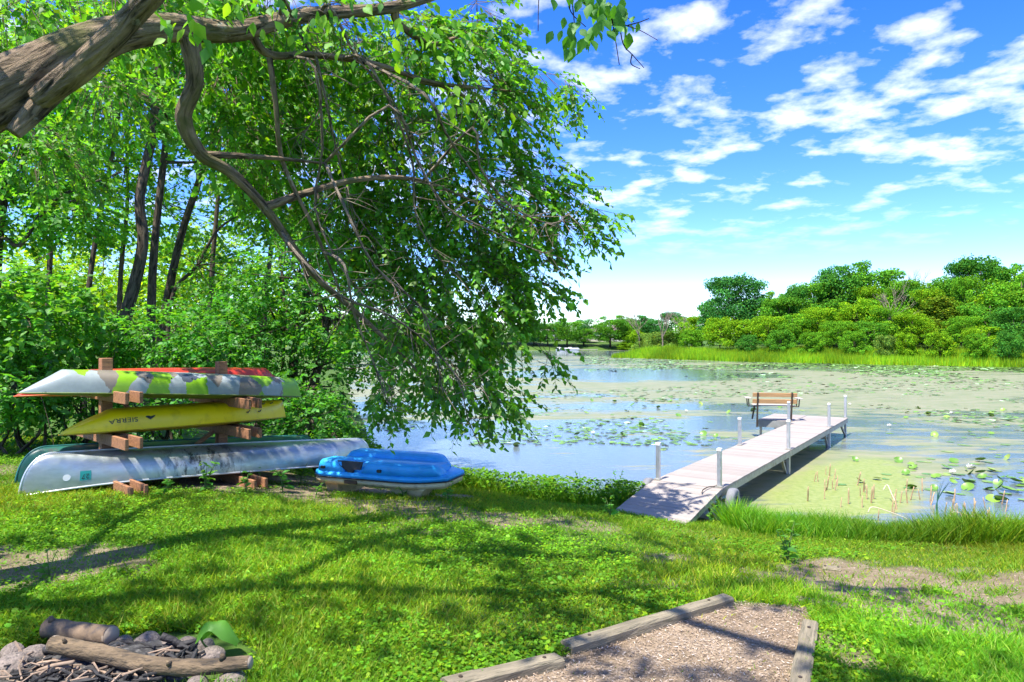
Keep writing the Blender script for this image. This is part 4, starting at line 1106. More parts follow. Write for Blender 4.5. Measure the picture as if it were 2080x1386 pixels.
pads = [pad_mesh(s, c) for s, c in enumerate((0.0, 0.0, 0.12, 0.35, 0.6))]
rl_ = np.random.default_rng(77)
# clusters: px, py, spread px, spread py, count, lifted share, phrase
clusters = [(2010, 985, 70, 22, 46, .5, "lily pad with raised edges in the dense patch nearest the right bank"), (1900, 955, 90, 22, 40, .35, "lily pad in the loose drift behind the cattail stubs"),
            (1830, 838, 75, 9, 40, .4, "lily pad in the bright raft just beyond the dock's end"), (1960, 850, 90, 8, 26, .2, "lily pad edging the dark open patch right of the dock's end"),
            (1480, 828, 90, 9, 34, .35, "lily pad in the raft left of the bench"), (1400, 880, 60, 16, 26, .2, "lily pad scattered left of the dock's middle"),
            (1170, 822, 120, 12, 40, .25, "lily pad in the long drift in mid lake left of the dock"), (1130, 860, 110, 24, 26, .3, "lily pad dotted over the pale water beyond the pedal boat"),
            (1960, 900, 90, 20, 22, .2, "lily pad on the algae film right of the dock's shadow")]
for cx, cy, sx, sy, cnt, lift, lab in clusters:
    for k in range(cnt):
        px, py = cx + rl_.normal(0, sx), cy + rl_.normal(0, sy); py = max(py, 780)
        p = P(px, py, CAMZ * F / (py - CY))
        rel = (p[:2] - E0); lx, ly = rel @ UD, -(rel @ PD)
        if shore_dist(p[0], p[1]) > -0.25 or (-0.5 < ly < 2.6 and lx > -1): continue
        up = rl_.random() < lift
        o = obj("lily_pad", pads[(3 + k % 2) if up else k % 3], None); s = rl_.uniform(0.07, 0.125)
        o.location = (p[0], p[1], 0.006 + 0.002 * rl_.random() + (0.03 if up else 0)); o.scale = (s, s, s); o.rotation_euler = (rl_.normal(0, .35 if up else .012), rl_.normal(0, .3 if up else .012), rl_.uniform(0, 6.28))
        tag(o, lab, "lily pad", lab.replace("lily pad", "lily pads"))
def flower(p, s, lab):
    o = thing("water_lily", lab, "flower", p, rl_.uniform(0, 6), "white water lilies")
    for k in range(12):
        a = k * 2.4; el = 0.35 + 0.07 * k; mb = MB()
        d = np.array([math.cos(a) * math.cos(el), math.sin(a) * math.cos(el), math.sin(el)]); sd = np.array([-math.sin(a), math.cos(a), 0]) 
        mb.add([np.zeros(3), d * .55 * s + sd * .2 * s, d * s, d * .55 * s - sd * .2 * s], [(0, 1, 2, 3)]); mb.build("petal", M_PETAL, o)
for (px, py, lab) in [(1935, 964, "large white water lily in the drift behind the cattail stubs"), (1970, 953, "smaller white water lily just behind the large one"), (1806, 868, "white water lily near the dark patch beyond the dock"),
                      (1932, 842, "white water lily at the edge of the dark open patch"), (1726, 824, "white water lily behind the dock's last post"), (1204, 883, "white water lily alone on pale water left of the dock"), (1394, 838, "white water lily in the raft left of the bench")]:
    p = P(px, py, CAMZ * F / (py - CY)); p[2] = 0.03; flower(p, 0.11, lab)
# the far belt of pads in front of the reeds, too many and too small to count
n = 9000; t = rl_.random(n)
px = 1180 + 1000 * rl_.random(n); py = 722 + (px - 1180) * 0.028 + np.abs(rl_.normal(0, 1, n)) * 13 - 1
px2 = 760 + 1350 * rl_.random(6000); py2 = 745 + rl_.random(6000) ** 1.4 * 160
px, py = np.concatenate([px, px2]), np.concatenate([py, py2])
d = CAMZ * F / (py - CY); x = (px - CX) / F * d
keep = (wave(x, d, 0.25, 5) + 0.5 * wave(x, d, 0.8, 6) > np.where(np.arange(len(px)) < n, -0.3, 0.2)) & (shore_dist(x, d) < -0.4)
rel = np.stack([x - E0[0], d - E0[1]], 1); ly = -(rel @ PD); lx = rel @ UD
keep &= ~((ly > -.4) & (ly < 2.6) & (lx > -1) & (lx < 13)); x, d = x[keep], d[keep]; n = len(x)
th = np.linspace(0.3, 2 * math.pi - 0.3, 8); Tv = [(0, 0, 0)] + [(math.cos(a), math.sin(a), 0.05 * math.sin(3 * a)) for a in th]; Tf = [(0, i + 1, i + 2) for i in range(7)]
a = rl_.uniform(0, 6.28, n); X = np.stack([np.cos(a), np.sin(a), rl_.normal(0, .08, n)], 1); X, Y, Z = frames(X, np.tile([[0, 0, 1.0]], (n, 1)) + rl_.normal(0, .08, (n, 3)))
V, fs, idx = scatter(Tv, Tf, np.stack([x, d, np.full(n, .02) + rl_.random(n) * .004], 1), X, Y, Z, rl_.uniform(.05, .13, n) * np.clip(d / 30, 1, 2.2))
c = rl_.normal(1, .25, (n, 1)).clip(.4, 1.7) * np.array([[1, 1, 1]]); w = rl_.random(n) < 0.035; c[w] = (4, 3.2, 14)
tag(obj("far_lily_pads", np_mesh("far_lily_pads", V, fs, c[idx]), M_PAD), "belt of small lily pads and white flowers before the reeds", "lily pads", kind="stuff")

# ------------------------------------------------------------------ lawn: grass blades and creeping weeds
def lawn_points(n, y0, y1, rng, bias=1.6):
    y = y0 + (y1 - y0) * rng.random(n) ** bias
    x = (rng.random(n) * 2 - 1) * (y * 0.79 + 0.5)
    return x, y
BL_V = [(0, -0.5, 0), (0, 0.5, 0), (0.55, 0.36, 0.0), (0.55, -0.36, 0.0), (1.0, 0, 0)]
BL_F = [(0, 1, 2, 3), (3, 2, 4)]
def blades(x, y, h, w, rng, lean=0.45, zoff=-0.01, dry=0.08):
    n = len(x); z = ground_z(x, y) + zoff
    a = rng.uniform(0, 6.28, n); l = np.abs(rng.normal(0, lean, n)).clip(0, 1.3)
    up = np.stack([np.cos(a) * l, np.sin(a) * l, np.ones(n)], 1)
    b = rng.uniform(0, 6.28, n); nr = np.stack([np.cos(b), np.sin(b), np.full(n, .3)], 1)
    X, Y, Z = frames(up, nr)
    V, fs, idx = scatter(BL_V, BL_F, np.stack([x, y, z], 1), X, Y, Z, h, w, h)
    # tips bend over
    t = np.tile(np.array([0, 0, .3, .3, 1.0]), n)
    V[:, :2] += (t * np.repeat(h, 5) * 0.35)[:, None] * np.stack([np.cos(a), np.sin(a)], 1)[idx]
    c = leaf_colors(n, rng, 0.18, 0.22)
    dr = rng.random(n) < dry; c[dr] = np.array([2.2, 1.25, 4.0]) * rng.uniform(.7, 1.2, (dr.sum(), 1))
    patch = 1 + 0.22 * wave(x, y, 1.4, 40); yel = 1 + 0.25 * wave(x, y, 0.9, 41).clip(-1, 1)
    c *= patch[:, None]; c[:, 0] *= yel
    return V, fs, c[idx]
rg = np.random.default_rng(5)
x, y = lawn_points(420000, 2.9, 13.5, rg)
s = shore_dist(x, y); bb = bare(x, y)
keep = (s > 0.1) & (rg.random(len(x)) > bb * 1.02) & (np.hypot((x - pit[0]) / 0.75, (y - pit[1]) / 0.5) > 1)
rel = np.stack([x - E0[0], y - E0[1]], 1); lx, ly = rel @ UD, -(rel @ PD)
keep &= ~((lx > -1.7) & (ly > 0.0) & (ly < 1.22))
x, y, bb = x[keep], y[keep], bb[keep]
tall = 1 + 0.5 * wave(x, y, 1.1, 50).clip(-1, 1)
h = rg.uniform(0.04, 0.10, len(x)) * tall * (1 - 0.45 * bb)
V, fs, c = blades(x, y, h, rg.uniform(.004, .008, len(x)) * (1 + y * 0.045), rg, 0.6, dry=0.15)
tag(obj("lawn_grass", np_mesh("lawn_grass", V, fs, c), M_GRASS), "short bright green grass of the shaded lawn", "grass", kind="stuff")
x, y = lawn_points(260000, 2.9, 13.2, rg)
s = shore_dist(x, y); bb = bare(x, y); cov = wave(x, y, 1.7, 60) + 0.6 * wave(x, y, 4, 61) - 0.25 * (x - 0.5)
keep = (s > 0.5) & (rg.random(len(x)) > bb * 1.15) & (cov + rg.normal(0, .5, len(x)) > -0.35) & (np.hypot((x - pit[0]) / 0.72, (y - pit[1]) / 0.48) > 1)
rel = np.stack([x - E0[0], y - E0[1]], 1); lx, ly = rel @ UD, -(rel @ PD)
keep &= ~((lx > -1.7) & (ly > 0.0) & (ly < 1.22))
x, y = x[keep], y[keep]; n = len(x)
a = rg.uniform(0, 6.28, n); ld = np.stack([np.cos(a), np.sin(a), rg.uniform(-.25, .5, n)], 1); X, Y, Z = frames(ld, np.tile([[0, 0, 1.0]], (n, 1)) + rg.normal(0, .4, (n, 3)))
sz = rg.uniform(.013, .031, n) * (1 + 0.5 * (rg.random(n) < 0.06))
Tv = [(0, 0, 0), (0.35, 0.42, .05), (0.85, 0.28, 0), (1, 0, -.05), (0.85, -0.28, 0), (0.35, -0.42, .05)]; Tf = [(0, 3, 2, 1), (0, 5, 4, 3)]
V, fs, idx = scatter(Tv, Tf, np.stack([x, y, ground_z(x, y) + rg.uniform(.008, .05, n)], 1), X, Y, Z, sz)
c = leaf_colors(n, rg, 0.2, 0.25) * (1 + 0.2 * wave(x, y, 1.2, 62))[:, None] * np.array([0.8, 1.0, 1.1])
tag(obj("creeping_weeds", np_mesh("creeping_weeds", V, fs, c[idx]), M_GRASS), "low round-leaved creeping weeds covering the left lawn", "ground cover", kind="stuff")
# tall grass on the bank, right of the dock and left of it
def shore_band(n, x0, x1, smin, smax, rng):
    x = rng.uniform(x0, x1, n * 4); y = rng.uniform(9, 20, n * 4); s = shore_dist(x, y)
    k = (s > smin) & (s < smax); return x[k][:n], y[k][:n], s[k][:n]
x, y, s = shore_band(60000, 3.2, 10.0, -0.12, 2.4, rg)
rel = np.stack([x - E0[0], y - E0[1]], 1); lx, ly = rel @ UD, -(rel @ PD)
k = (ly < -0.30) & (rg.random(len(x)) < np.clip(1.6 - s * 0.5, 0.12, 1)); x, y, s = x[k], y[k], s[k]
V, fs, c = blades(x, y, rg.uniform(.14, .40, len(x)) * np.clip(.75 + s * .6, .6, 1.1) * np.clip(1.5 - s * .42, .35, 1) * (1 + .25 * wave(x, y, 2.2, 81)), rg.uniform(.008, .016, len(x)), rg, 0.38, dry=0.04); c = c * np.array([.85, 1.06, 1.0])
tag(obj("bank_grass", np_mesh("bank_grass", V, fs, c), M_GRASS), "tall sunlit grass along the bank right of the dock", "grass", kind="stuff")
x, y, s = shore_band(42000, -5.2, 2.6, -0.15, 1.1, rg)
rel = np.stack([x - E0[0], y - E0[1]], 1); lx, ly = rel @ UD, -(rel @ PD)
k = ~((lx > -2) & (ly < 1.35)) & (rg.random(len(x)) < 0.55 + 0.4 * wave(x, y, 2.5, 70)); x, y, s = x[k], y[k], s[k]
V, fs, c = blades(x, y, rg.uniform(.12, .42, len(x)) * (1 + .3 * wave(x, y, 3, 71)), rg.uniform(.008, .016, len(x)), rg, 0.4, dry=0.03)
c = c * np.array([.85, .95, 1.0])
n = 9000; i = rg.integers(0, len(x), n); aa = rg.uniform(0, 6.28, n)
X, Y, Z = frames(np.stack([np.cos(aa), np.sin(aa), rg.uniform(-.2, .6, n)], 1), np.tile([[0, 0, 1.0]], (n, 1)) + rg.normal(0, .4, (n, 3)))
V2, fs2, id2 = scatter(LEAF_V, LEAF_F, np.stack([x[i], y[i], ground_z(x[i], y[i]) + rg.uniform(.1, .45, n)], 1), X, Y, Z, rg.uniform(.06, .11, n))
V, fs, c = cat_meshes([(V, fs, c), (V2, fs2, (leaf_colors(n, rg) * np.array([.6, .8, 1]))[id2])])
tag(obj("shore_weeds", np_mesh("shore_weeds", V, fs, c), M_GRASS), "dark tangle of grass and weeds on the shore left of the dock", "weeds", kind="stuff")
# wood chips on the path and dry leaf litter on the bare patches
n = 52000; x = rg.uniform(-7, 7, n); y = rg.uniform(2.9, 12, n)
bb = bare(x, y); k = (rg.random(n) < bb ** 1.5 + .045) & (shore_dist(x, y) > .4); x, y = x[k], y[k]
n2 = 40000; x2 = rg.uniform(-0.6, 3.0, n2); y2 = rg.uniform(2.9, 5.6, n2); k = in_poly(x2, y2, PATH); x, y = np.concatenate([x, x2[k]]), np.concatenate([y, y2[k]]); n = len(x)
a = rg.uniform(0, 6.28, n); X, Y, Z = frames(np.stack([np.cos(a), np.sin(a), rg.normal(0, .2, n)], 1), np.tile([[0, 0, 1.0]], (n, 1)) + rg.normal(0, .35, (n, 3)))
Tv = [(-.5, -.25, 0), (.5, -.2, .05), (.45, .25, 0), (-.5, .2, .06)]
V, fs, idx = scatter(Tv, [(0, 1, 2, 3)], np.stack([x, y, ground_z(x, y) + rg.uniform(.003, .014, n)], 1), X, Y, Z, rg.uniform(.007, .024, n), rg.uniform(.004, .011, n))
c = rg.uniform(.3, 1.25, (n, 1)) * np.array([[.37, .275, .195]]); g = rg.random(n) < .22; c[g] = rg.uniform(.5, 1.1, (g.sum(), 1)) * np.array([[.5, .43, .37]])
m, nt, out = new_mat("chip_colour"); b = N(nt, "ShaderNodeBsdfDiffuse"); at = N(nt, "ShaderNodeAttribute", attribute_name="col"); nt.links.new(at.outputs["Color"], b.inputs[0]); nt.links.new(b.outputs[0], out.inputs[0])
tag(obj("wood_chips", np_mesh("wood_chips", V, fs, c[idx]), m), "brown wood chips and dry litter on the path and bare patches", "wood chips", kind="stuff")

# ------------------------------------------------------------------ trees
def tube_set(limbs, base, name, mat, parent, n=10, rng=None, sub=5, wob=0.05, rough=()):
    mb = MB()
    for i, L in enumerate(limbs):
        big = i in rough
        q = bez(np.array([np.append(np.asarray(p) - base, r) for p, r in L]), sub * 4 if big else sub)
        mb.tube(q[:, :3], np.maximum(q[:, 3], 0.002), 44 if big else n, True, .012 if big else wob, rng, .10 if big else 0)
    return mb.build(name, mat, parent, True)

def ell(px, py, d, rx, ry, rd):
    p = P(px, py, d); return (p[0], p[1], p[2], rx / F * d, rd, ry / F * d)

# --- the leaning tree whose limbs hang over the lawn and the water
ra = np.random.default_rng(101)
tb = np.array([-5.4, 3.3, gz(-5.4, 3.3) - 0.1])
lean = thing("leaning_tree", "big leaning tree with a thick mossy limb and drooping branches over the water", "tree", tb)
limbs = [
    [(tb, .36), ((-5.1, 3.7, 2.6), .29), ((-4.5, 4.4, 3.9), .24), (P(-30, 205, 4.95), .205), (P(60, 152, 5.1), .185), (P(145, 105, 5.3), .165), (P(250, 70, 5.6), .135), (P(345, 58, 5.9), .115), (P(480, 62, 6.3), .09), (P(620, 32, 6.8), .07), (P(810, 12, 7.4), .055), (P(960, -40, 8.0), .045), (P(1180, -120, 8.4), .03)],
    [(P(80, 200, 5.02), .08), (P(150, 148, 4.9), .09), (P(215, 90, 4.8), .082), (P(270, 35, 4.75), .075), (P(340, -45, 4.6), .065), (P(470, -220, 4.4), .05), (P(650, -480, 4.2), .04)],
    [(P(110, 180, 5.1), .09), (P(66, 228, 5.02), .07), (P(26, 270, 4.95), .052)],
    [((-5.0, 3.9, 3.2), .13), ((-4.6, 3.0, 5.2), .10), ((-3.6, 2.6, 7.2), .07), ((-1.8, 2.4, 8.6), .05), ((0.6, 2.6, 9.2), .04)],
    [((-3.6, 2.6, 7.2), .06), ((-3.4, 4.4, 8.6), .045), ((-2.2, 6.0, 9.3), .03), ((-1.0, 7.4, 9.4), .03)],
    [((-4.6, 3.0, 5.2), .07), ((-6.0, 4.6, 7.6), .05), ((-6.6, 6.6, 8.8), .05)],
    [((-1.8, 2.4, 8.6), .06), ((0.2, 0.2, 9.0), .05), ((1.6, -0.8, 9.0), .03)],
    [(P(385, 78, 6.0), .085), (P(397, 165, 6.1), .07), (P(373, 240, 6.2), .07), (P(408, 312, 6.4), .06), (P(470, 352, 6.6), .052), (P(540, 425, 6.9), .047), (P(602, 512, 7.2), .04), (P(655, 575, 7.5), .032), (P(735, 645, 7.9), .028), (P(830, 735, 8.4), .018), (P(905, 815, 8.7), .008)],
    [(P(540, 420, 6.9), .045), (P(620, 393, 7.1), .036), (P(720, 366, 7.4), .030), (P(840, 364, 7.8), .022), (P(945, 402, 8.2), .014), (P(1040, 450, 8.5), .006)],
    [(P(415, 314, 6.42), .035), (P(540, 320, 6.8), .024), (P(660, 332, 7.0), .012)],
    [(P(500, 50, 6.35), .05), (P(545, 110, 6.6), .04), (P(640, 112, 6.9), .034), (P(760, 130, 7.3), .03), (P(880, 168, 7.8), .024), (P(985, 180, 8.2), .016), (P(1090, 190, 8.6), .007)],
    [(P(850, 165, 7.8), .02), (P(950, 200, 8.2), .014), (P(1030, 300, 8.6), .008)],
    [(P(800, 14, 7.4), .05), (P(812, 50, 7.5), .04), (P(880, 90, 7.9), .03), (P(960, 60, 8.4), .015)],
    [(P(545, 100, 6.6), .03), (P(560, 210, 6.7), .026), (P(575, 330, 6.9), .022), (P(640, 470, 7.2), .018), (P(690, 590, 7.5), .010)],
]
tube_set(limbs, tb, "trunk", M_BARK, lean, 12, ra, 6, .05, (0, 1, 2, 7, 8))
hang = [[(575, -5), (605, 60), (628, 105), (648, 150), (652, 215), (620, 265), (575, 292)], [(668, 10), (700, 70), (720, 110), (760, 160), (800, 210), (840, 280), (885, 350), (930, 415), (985, 520), (1040, 610)],
        [(740, 120), (800, 225), (838, 330), (840, 400), (852, 460), (905, 540), (960, 580), (1010, 640)], [(650, 150), (672, 250), (690, 330), (720, 430), (790, 520)],
        [(860, 190), (905, 270), (945, 330), (1000, 400), (1060, 440), (1120, 430)], [(640, 140), (655, 300), (640, 420), (690, 540), (770, 630), (850, 700)],
        [(790, 215), (845, 320), (905, 420), (1000, 470), (1080, 505), (1150, 528)], [(960, 260), (975, 340), (1040, 420), (1120, 455), (1160, 430)], [(600, 512), (690, 600), (790, 640), (870, 700), (930, 770), (950, 850), (975, 905)],
        [(700, 420), (760, 540), (850, 620), (880, 700), (900, 800)], [(700, 540), (720, 640), (760, 740), (790, 830)]]
hl, hb = [], []
limb_pts = np.vstack([bez(np.array([p for p, r in L]), 6) for L in limbs if True])
for i, h in enumerate(hang):
    d0 = 6.4 + 0.15 * (i % 4); k = len(h)
    pts = [P(x, y, d0 + 0.28 * j + 0.1 * math.sin(j * 2 + i)) for j, (x, y) in enumerate(h)]
    near = limb_pts[np.argmin(np.linalg.norm(limb_pts - pts[0], axis=1))]; pts = [near] + pts; k += 1
    hl.append([(p, 0.014 * (1 - j / (k - .3)) + 0.004) for j, p in enumerate(pts)]); hb.append(np.array(pts))
# dead side twigs
for pts in hb:
    q = bez(pts, 6)
    for _ in range(26):
        i = ra.integers(2, len(q) - 1); a = q[i]; dv = unit(np.array([ra.normal(.5, .8), ra.normal(0, .5), ra.normal(-.25, .6)]))
        L = ra.uniform(.12, .55); m_ = a + dv * L * .5 + ra.normal(0, .03, 3); e = a + dv * L + np.array([0, 0, ra.uniform(-.1, .08)])
        hl.append([(a, .0055), (m_, .004), (e, .002)])
        if ra.random() < .5: hl.append([(m_, .0035), (m_ + ra.normal(0, .12, 3), .0018)])
tube_set(hl, tb, "bare_branches", M_BARK_PALE, lean, 5, ra, 3)["kind"] = "stuff"
ells = [ell(*e) for e in [
    (900, 150, 8.6, 170, 130, .9), (1010, 230, 9.0, 110, 90, .8), (1085, 170, 9.2, 75, 28, .4), (1165, 190, 9.3, 48, 20, .3), (985, 420, 9, 150, 110, 1.0), (1110, 340, 9.2, 62, 40, .5), (1140, 400, 9.3, 62, 45, .5), (1215, 445, 9.4, 50, 20, .3), (1150, 480, 9.3, 70, 22, .4),
    (850, 470, 9.4, 190, 110, 1.0), (950, 590, 9, 140, 90, .9), (1070, 550, 9.2, 62, 70, .6), (1110, 590, 9.2, 30, 25, .3), (880, 690, 8.8, 120, 90, .8), (1010, 660, 9, 80, 50, .6), (1075, 715, 9.1, 62, 20, .35), (1130, 735, 9.2, 25, 10, .2), (935, 770, 8.7, 95, 55, .6), (975, 825, 8.6, 62, 30, .4), (1010, 810, 8.7, 45, 22, .3),
    (800, 600, 9.6, 80, 90, .8), (740, 470, 9.6, 110, 80, .9), (600, 340, 9.6, 140, 120, 1.1), (520, 190, 8.6, 110, 90, 1.0), (700, 250, 9, 110, 110, 1.0), (760, 90, 8.4, 200, 70, 1.0), (440, 60, 7.6, 120, 60, .9), (600, 40, 7.6, 150, 60, 1.0), (985, 40, 9.3, 45, 60, .5), (1000, 120, 9.3, 50, 50, .5),
    (830, 300, 8.6, 130, 90, .9), (180, 20, 7.5, 150, 30, .7), (20, 40, 8, 70, 50, .8), (800, 800, 9.6, 55, 40, .5),
    (300, 15, 6.8, 130, 30, .5), (480, 20, 6.7, 110, 35, .5), (420, 150, 8.2, 70, 60, .8), (250, 210, 9, 100, 60, .9), (100, 320, 10, 90, 70, .9), (490, 300, 8.6, 70, 80, .8), (160, 100, 9.5, 110, 50, .9), (60, 20, 7, 80, 30, .5)]]
pos, u, i = in_ellipsoids(ells, 3600, ra, .62)
dirs = unit(u * .6 + np.array([.35, -.05, -.55]))
parts, tw = sprays(pos, dirs, .34, 12, .096, ra, .2, .6)
V, fs, c = cat_meshes(parts); V -= tb
tag(obj("crown", np_mesh("crown", V, fs, c), M_LEAF, lean), kind="stuff")
V, fs, c = twig_part(tw[0] - dirs * .25, tw[1], .005); V -= tb
tag(obj("twigs", np_mesh("twigs", V, fs), M_TWIG, lean), kind="stuff")
# leaf sprays out of view, placed along sun rays to cast chosen lawn shade
shade = [(720, 1085, 230, 28, 1), (1000, 1120, 220, 30, 1), (1280, 1130, 180, 26, 1), (1500, 1160, 170, 26, 1), (1640, 1180, 110, 26, 1), (960, 1200, 260, 48, .9), (1050, 1270, 260, 50, .85), (640, 1200, 180, 24, .6),
         (250, 1225, 260, 40, .95), (360, 1290, 330, 50, .95), (100, 1300, 160, 50, .9), (700, 1330, 200, 40, .45), (1880, 1215, 230, 22, .9), (1720, 1340, 60, 40, .8), (1900, 1350, 220, 48, .95), (1560, 1365, 150, 40, .45), (1250, 1365, 120, 30, .5),
         (1180, 1060, 130, 14, .6), (420, 1105, 200, 12, .5), (120, 1040, 100, 12, .4), (820, 1030, 150, 18, .7), (330, 1165, 140, 10, .4), (1990, 1250, 130, 14, .5), (1000, 1010, 130, 22, .75)]
org = []
for px, py, rx, ry, w in shade:
    c0 = ground_at(px, py); e = ground_at(px + rx, py); n0, n1 = ground_at(px, py - ry), ground_at(px, py + ry)
    RX, RY = abs(e[0] - c0[0]), abs(n0[1] - n1[1]) / 2; area = math.pi * RX * RY
    k = int(area * 8.5 * w) + 2
    a = ra.uniform(0, 6.28, k); r = np.sqrt(ra.random(k)) * (1 + 0.15 * ra.normal(0, 1, k))
    g = np.stack([c0[0] + RX * r * np.cos(a), (n0[1] + n1[1]) / 2 + RY * r * np.sin(a), np.full(k, c0[2])], 1)
    org.append(g + SUN[None] / SUN[2] * ra.uniform(6.3, 9.2, k)[:, None])
k = 900; g = np.stack([ra.uniform(-8.5, 2.2, k), ra.uniform(2.5, 11, k), np.full(k, 1.2)], 1); g = g[wave(g[:, 0], g[:, 1] * 1.6, 1.5, 95) + .5 * wave(g[:, 0], g[:, 1], 4.0, 96) + .05 * g[:, 0] > .55]; k = len(g); org.append(g + SUN[None] / SUN[2] * ra.uniform(6.5, 9.5, k)[:, None])
# shade on the rack and what stands round it
k = 80; g = np.stack([ra.uniform(-7, -2, k), ra.uniform(9.0, 12.5, k), np.full(k, 1.8)], 1); g = g[wave(g[:, 0], g[:, 1], 3.2, 90) > 0.0]; org.append(g + SUN[None] / SUN[2] * ra.uniform(5.5, 8.0, len(g))[:, None])
for li in (0, 1, 3, 4, 5):                                    # shoots added along the boughs to break up the limb shadows
    q = bez(np.array([p for p, r in limbs[li]]), 8); q = q[ra.integers(len(q) // 4, len(q), 50)] + ra.normal(0, .38, (50, 3)); org.append(q)
org = np.vstack(org)
org = org[(org[:, 2] - CAMZ) / np.maximum(org[:, 1], .5) > 0.53]
sh = org - SUN[None] / SUN[2] * (org[:, 2:3] - 1.7)          # where each placed spray's shade falls at boat height
along = (sh[:, 0] + 5.9) * UB[0] + (sh[:, 1] - 8.2) * UB[1]; across = (sh[:, 0] + 5.9) * AB[0] + (sh[:, 1] - 8.2) * AB[1]
boats = ((along > -.5) & (along < 5.3) & (np.abs(across) < .9)) | (np.hypot(sh[:, 0] + 1.9, sh[:, 1] - 10.1) < 1.3)
org = org[~boats | (wave(sh[:, 0], sh[:, 1], 3.6, 97) > .75)]
sh = org - SUN[None] / SUN[2] * (org[:, 2:3] - 5.5)          # keep the drooping crown itself in the sun
org = org[~((sh[:, 0] > -3.4) & (sh[:, 0] < 2.0) & (sh[:, 1] > 7.2) & (sh[:, 1] < 10.6))]
parts, tw = sprays(org - np.array([.15, 0, 0]), unit(ra.normal(0, 1, org.shape) * np.array([1, 1, .3])), .4, 11, .115, ra, .12, .35)
V, fs, c = cat_meshes(parts); V -= tb
tag(obj("unseen_shade_sprays", np_mesh("unseen_shade_sprays", V, fs, c), M_LEAF, lean), kind="stuff")
# the nearest leaves, one by one
def leaf_obj_mesh(tint):
    V = np.array(BIG_V, float); V[:, 1] *= 1.05
    f3 = np.array(BIG_F); me = np_mesh("leaf", V, [f3], np.tile(np.array(tint), (len(V), 1))); me.materials.append(M_LEAF); return me
LM = [leaf_obj_mesh(t) for t in ((.75, .85, 1), (1, 1, 1), (.6, .75, 1.0))]; LY = [leaf_obj_mesh(t) for t in ((3.2, 1.9, 1.2), (2.4, 1.6, 1), (1.6, 1.35, 1))]
def leaf_obj(p, d, n, s, me):
    X, Y, Z = frames(np.array([d], float), np.array([n], float))
    o = bpy.data.objects.new("leaf", me); COL.objects.link(o); o.parent = lean
    M = Matrix(((X[0][0], Y[0][0], Z[0][0], 0), (X[0][1], Y[0][1], Z[0][1], 0), (X[0][2], Y[0][2], Z[0][2], 0), (0, 0, 0, 1)))
    o.matrix_local = Matrix.Translation(Vector(np.asarray(p) - tb)) @ M @ Matrix.Scale(float(s), 4)
DN = 4.9
tw_l = [[(1085, -60), (1150, -18), (1215, 22), (1262, 48), (1300, 62), (1336, 82)], [(1100, -40), (1094, 5), (1093, 64)], [(1160, -15), (1166, 40), (1168, 80)], [(1243, 38), (1250, 80), (1258, 132)], [(1258, 46), (1266, 90), (1285, 112), (1308, 138)], [(1150, -18), (1160, 25), (1190, 55)], [(1275, 52), (1300, 45), (1318, 38)], [(1284, 110), (1282, 130), (1300, 140)],
        [(1215, 22), (1232, 28), (1262, 30), (1288, 45)]]
tube_set([[(P(x, y, DN + .04 * j), max(.0025, .010 * (1 - j / len(t)) if i == 0 else .005 * (1 - .6 * j / len(t)))) for j, (x, y) in enumerate(t)] for i, t in enumerate(tw_l)], tb, "hanging_twig", M_BARK_DARK, lean, 6, ra, 4)["kind"] = "stuff"
for (cx, cy, sx, sy, n, tops) in [(1165, 70, 20, 14, 16, 0), (1178, 95, 16, 12, 8, 0), (1232, 24, 24, 12, 26, 0), (1262, 48, 18, 12, 16, 0), (1195, -2, 28, 8, 16, 0), (1210, 60, 10, 10, 6, 0)]:
    for k in range(n):
        p = P(cx + ra.normal(0, sx), cy + ra.normal(0, sy) - 10, DN + ra.normal(0, .12))
        leaf_obj(p, (ra.normal(0, .45), ra.normal(0, .4), -1), (ra.normal(0, .7), -1, ra.normal(0.3, .4)), ra.uniform(.075, .125), LM[k % 3])
for (cx, cy, sx, sy, n, d) in [(925, 205, 22, 22, 26, 7.0), (890, 75, 40, 30, 26, 6.8), (820, 90, 40, 30, 24, 6.6), (720, 60, 40, 30, 18, 6.4), (640, 40, 40, 25, 14, 6.2), (1000, 250, 30, 25, 12, 7.4), (500, 25, 50, 20, 22, 6.0), (360, 40, 40, 25, 14, 5.6)]:
    for k in range(n):
        p = P(cx + ra.normal(0, sx), cy + ra.normal(0, sy), d + ra.normal(0, .2))
        leaf_obj(p, (ra.normal(0, .6), ra.normal(0, .5), -.8), (ra.normal(0, .7), -.6, ra.normal(.7, .4)), ra.uniform(.09, .14), (LY if k % 3 or cx == 925 else LM)[k % 3])

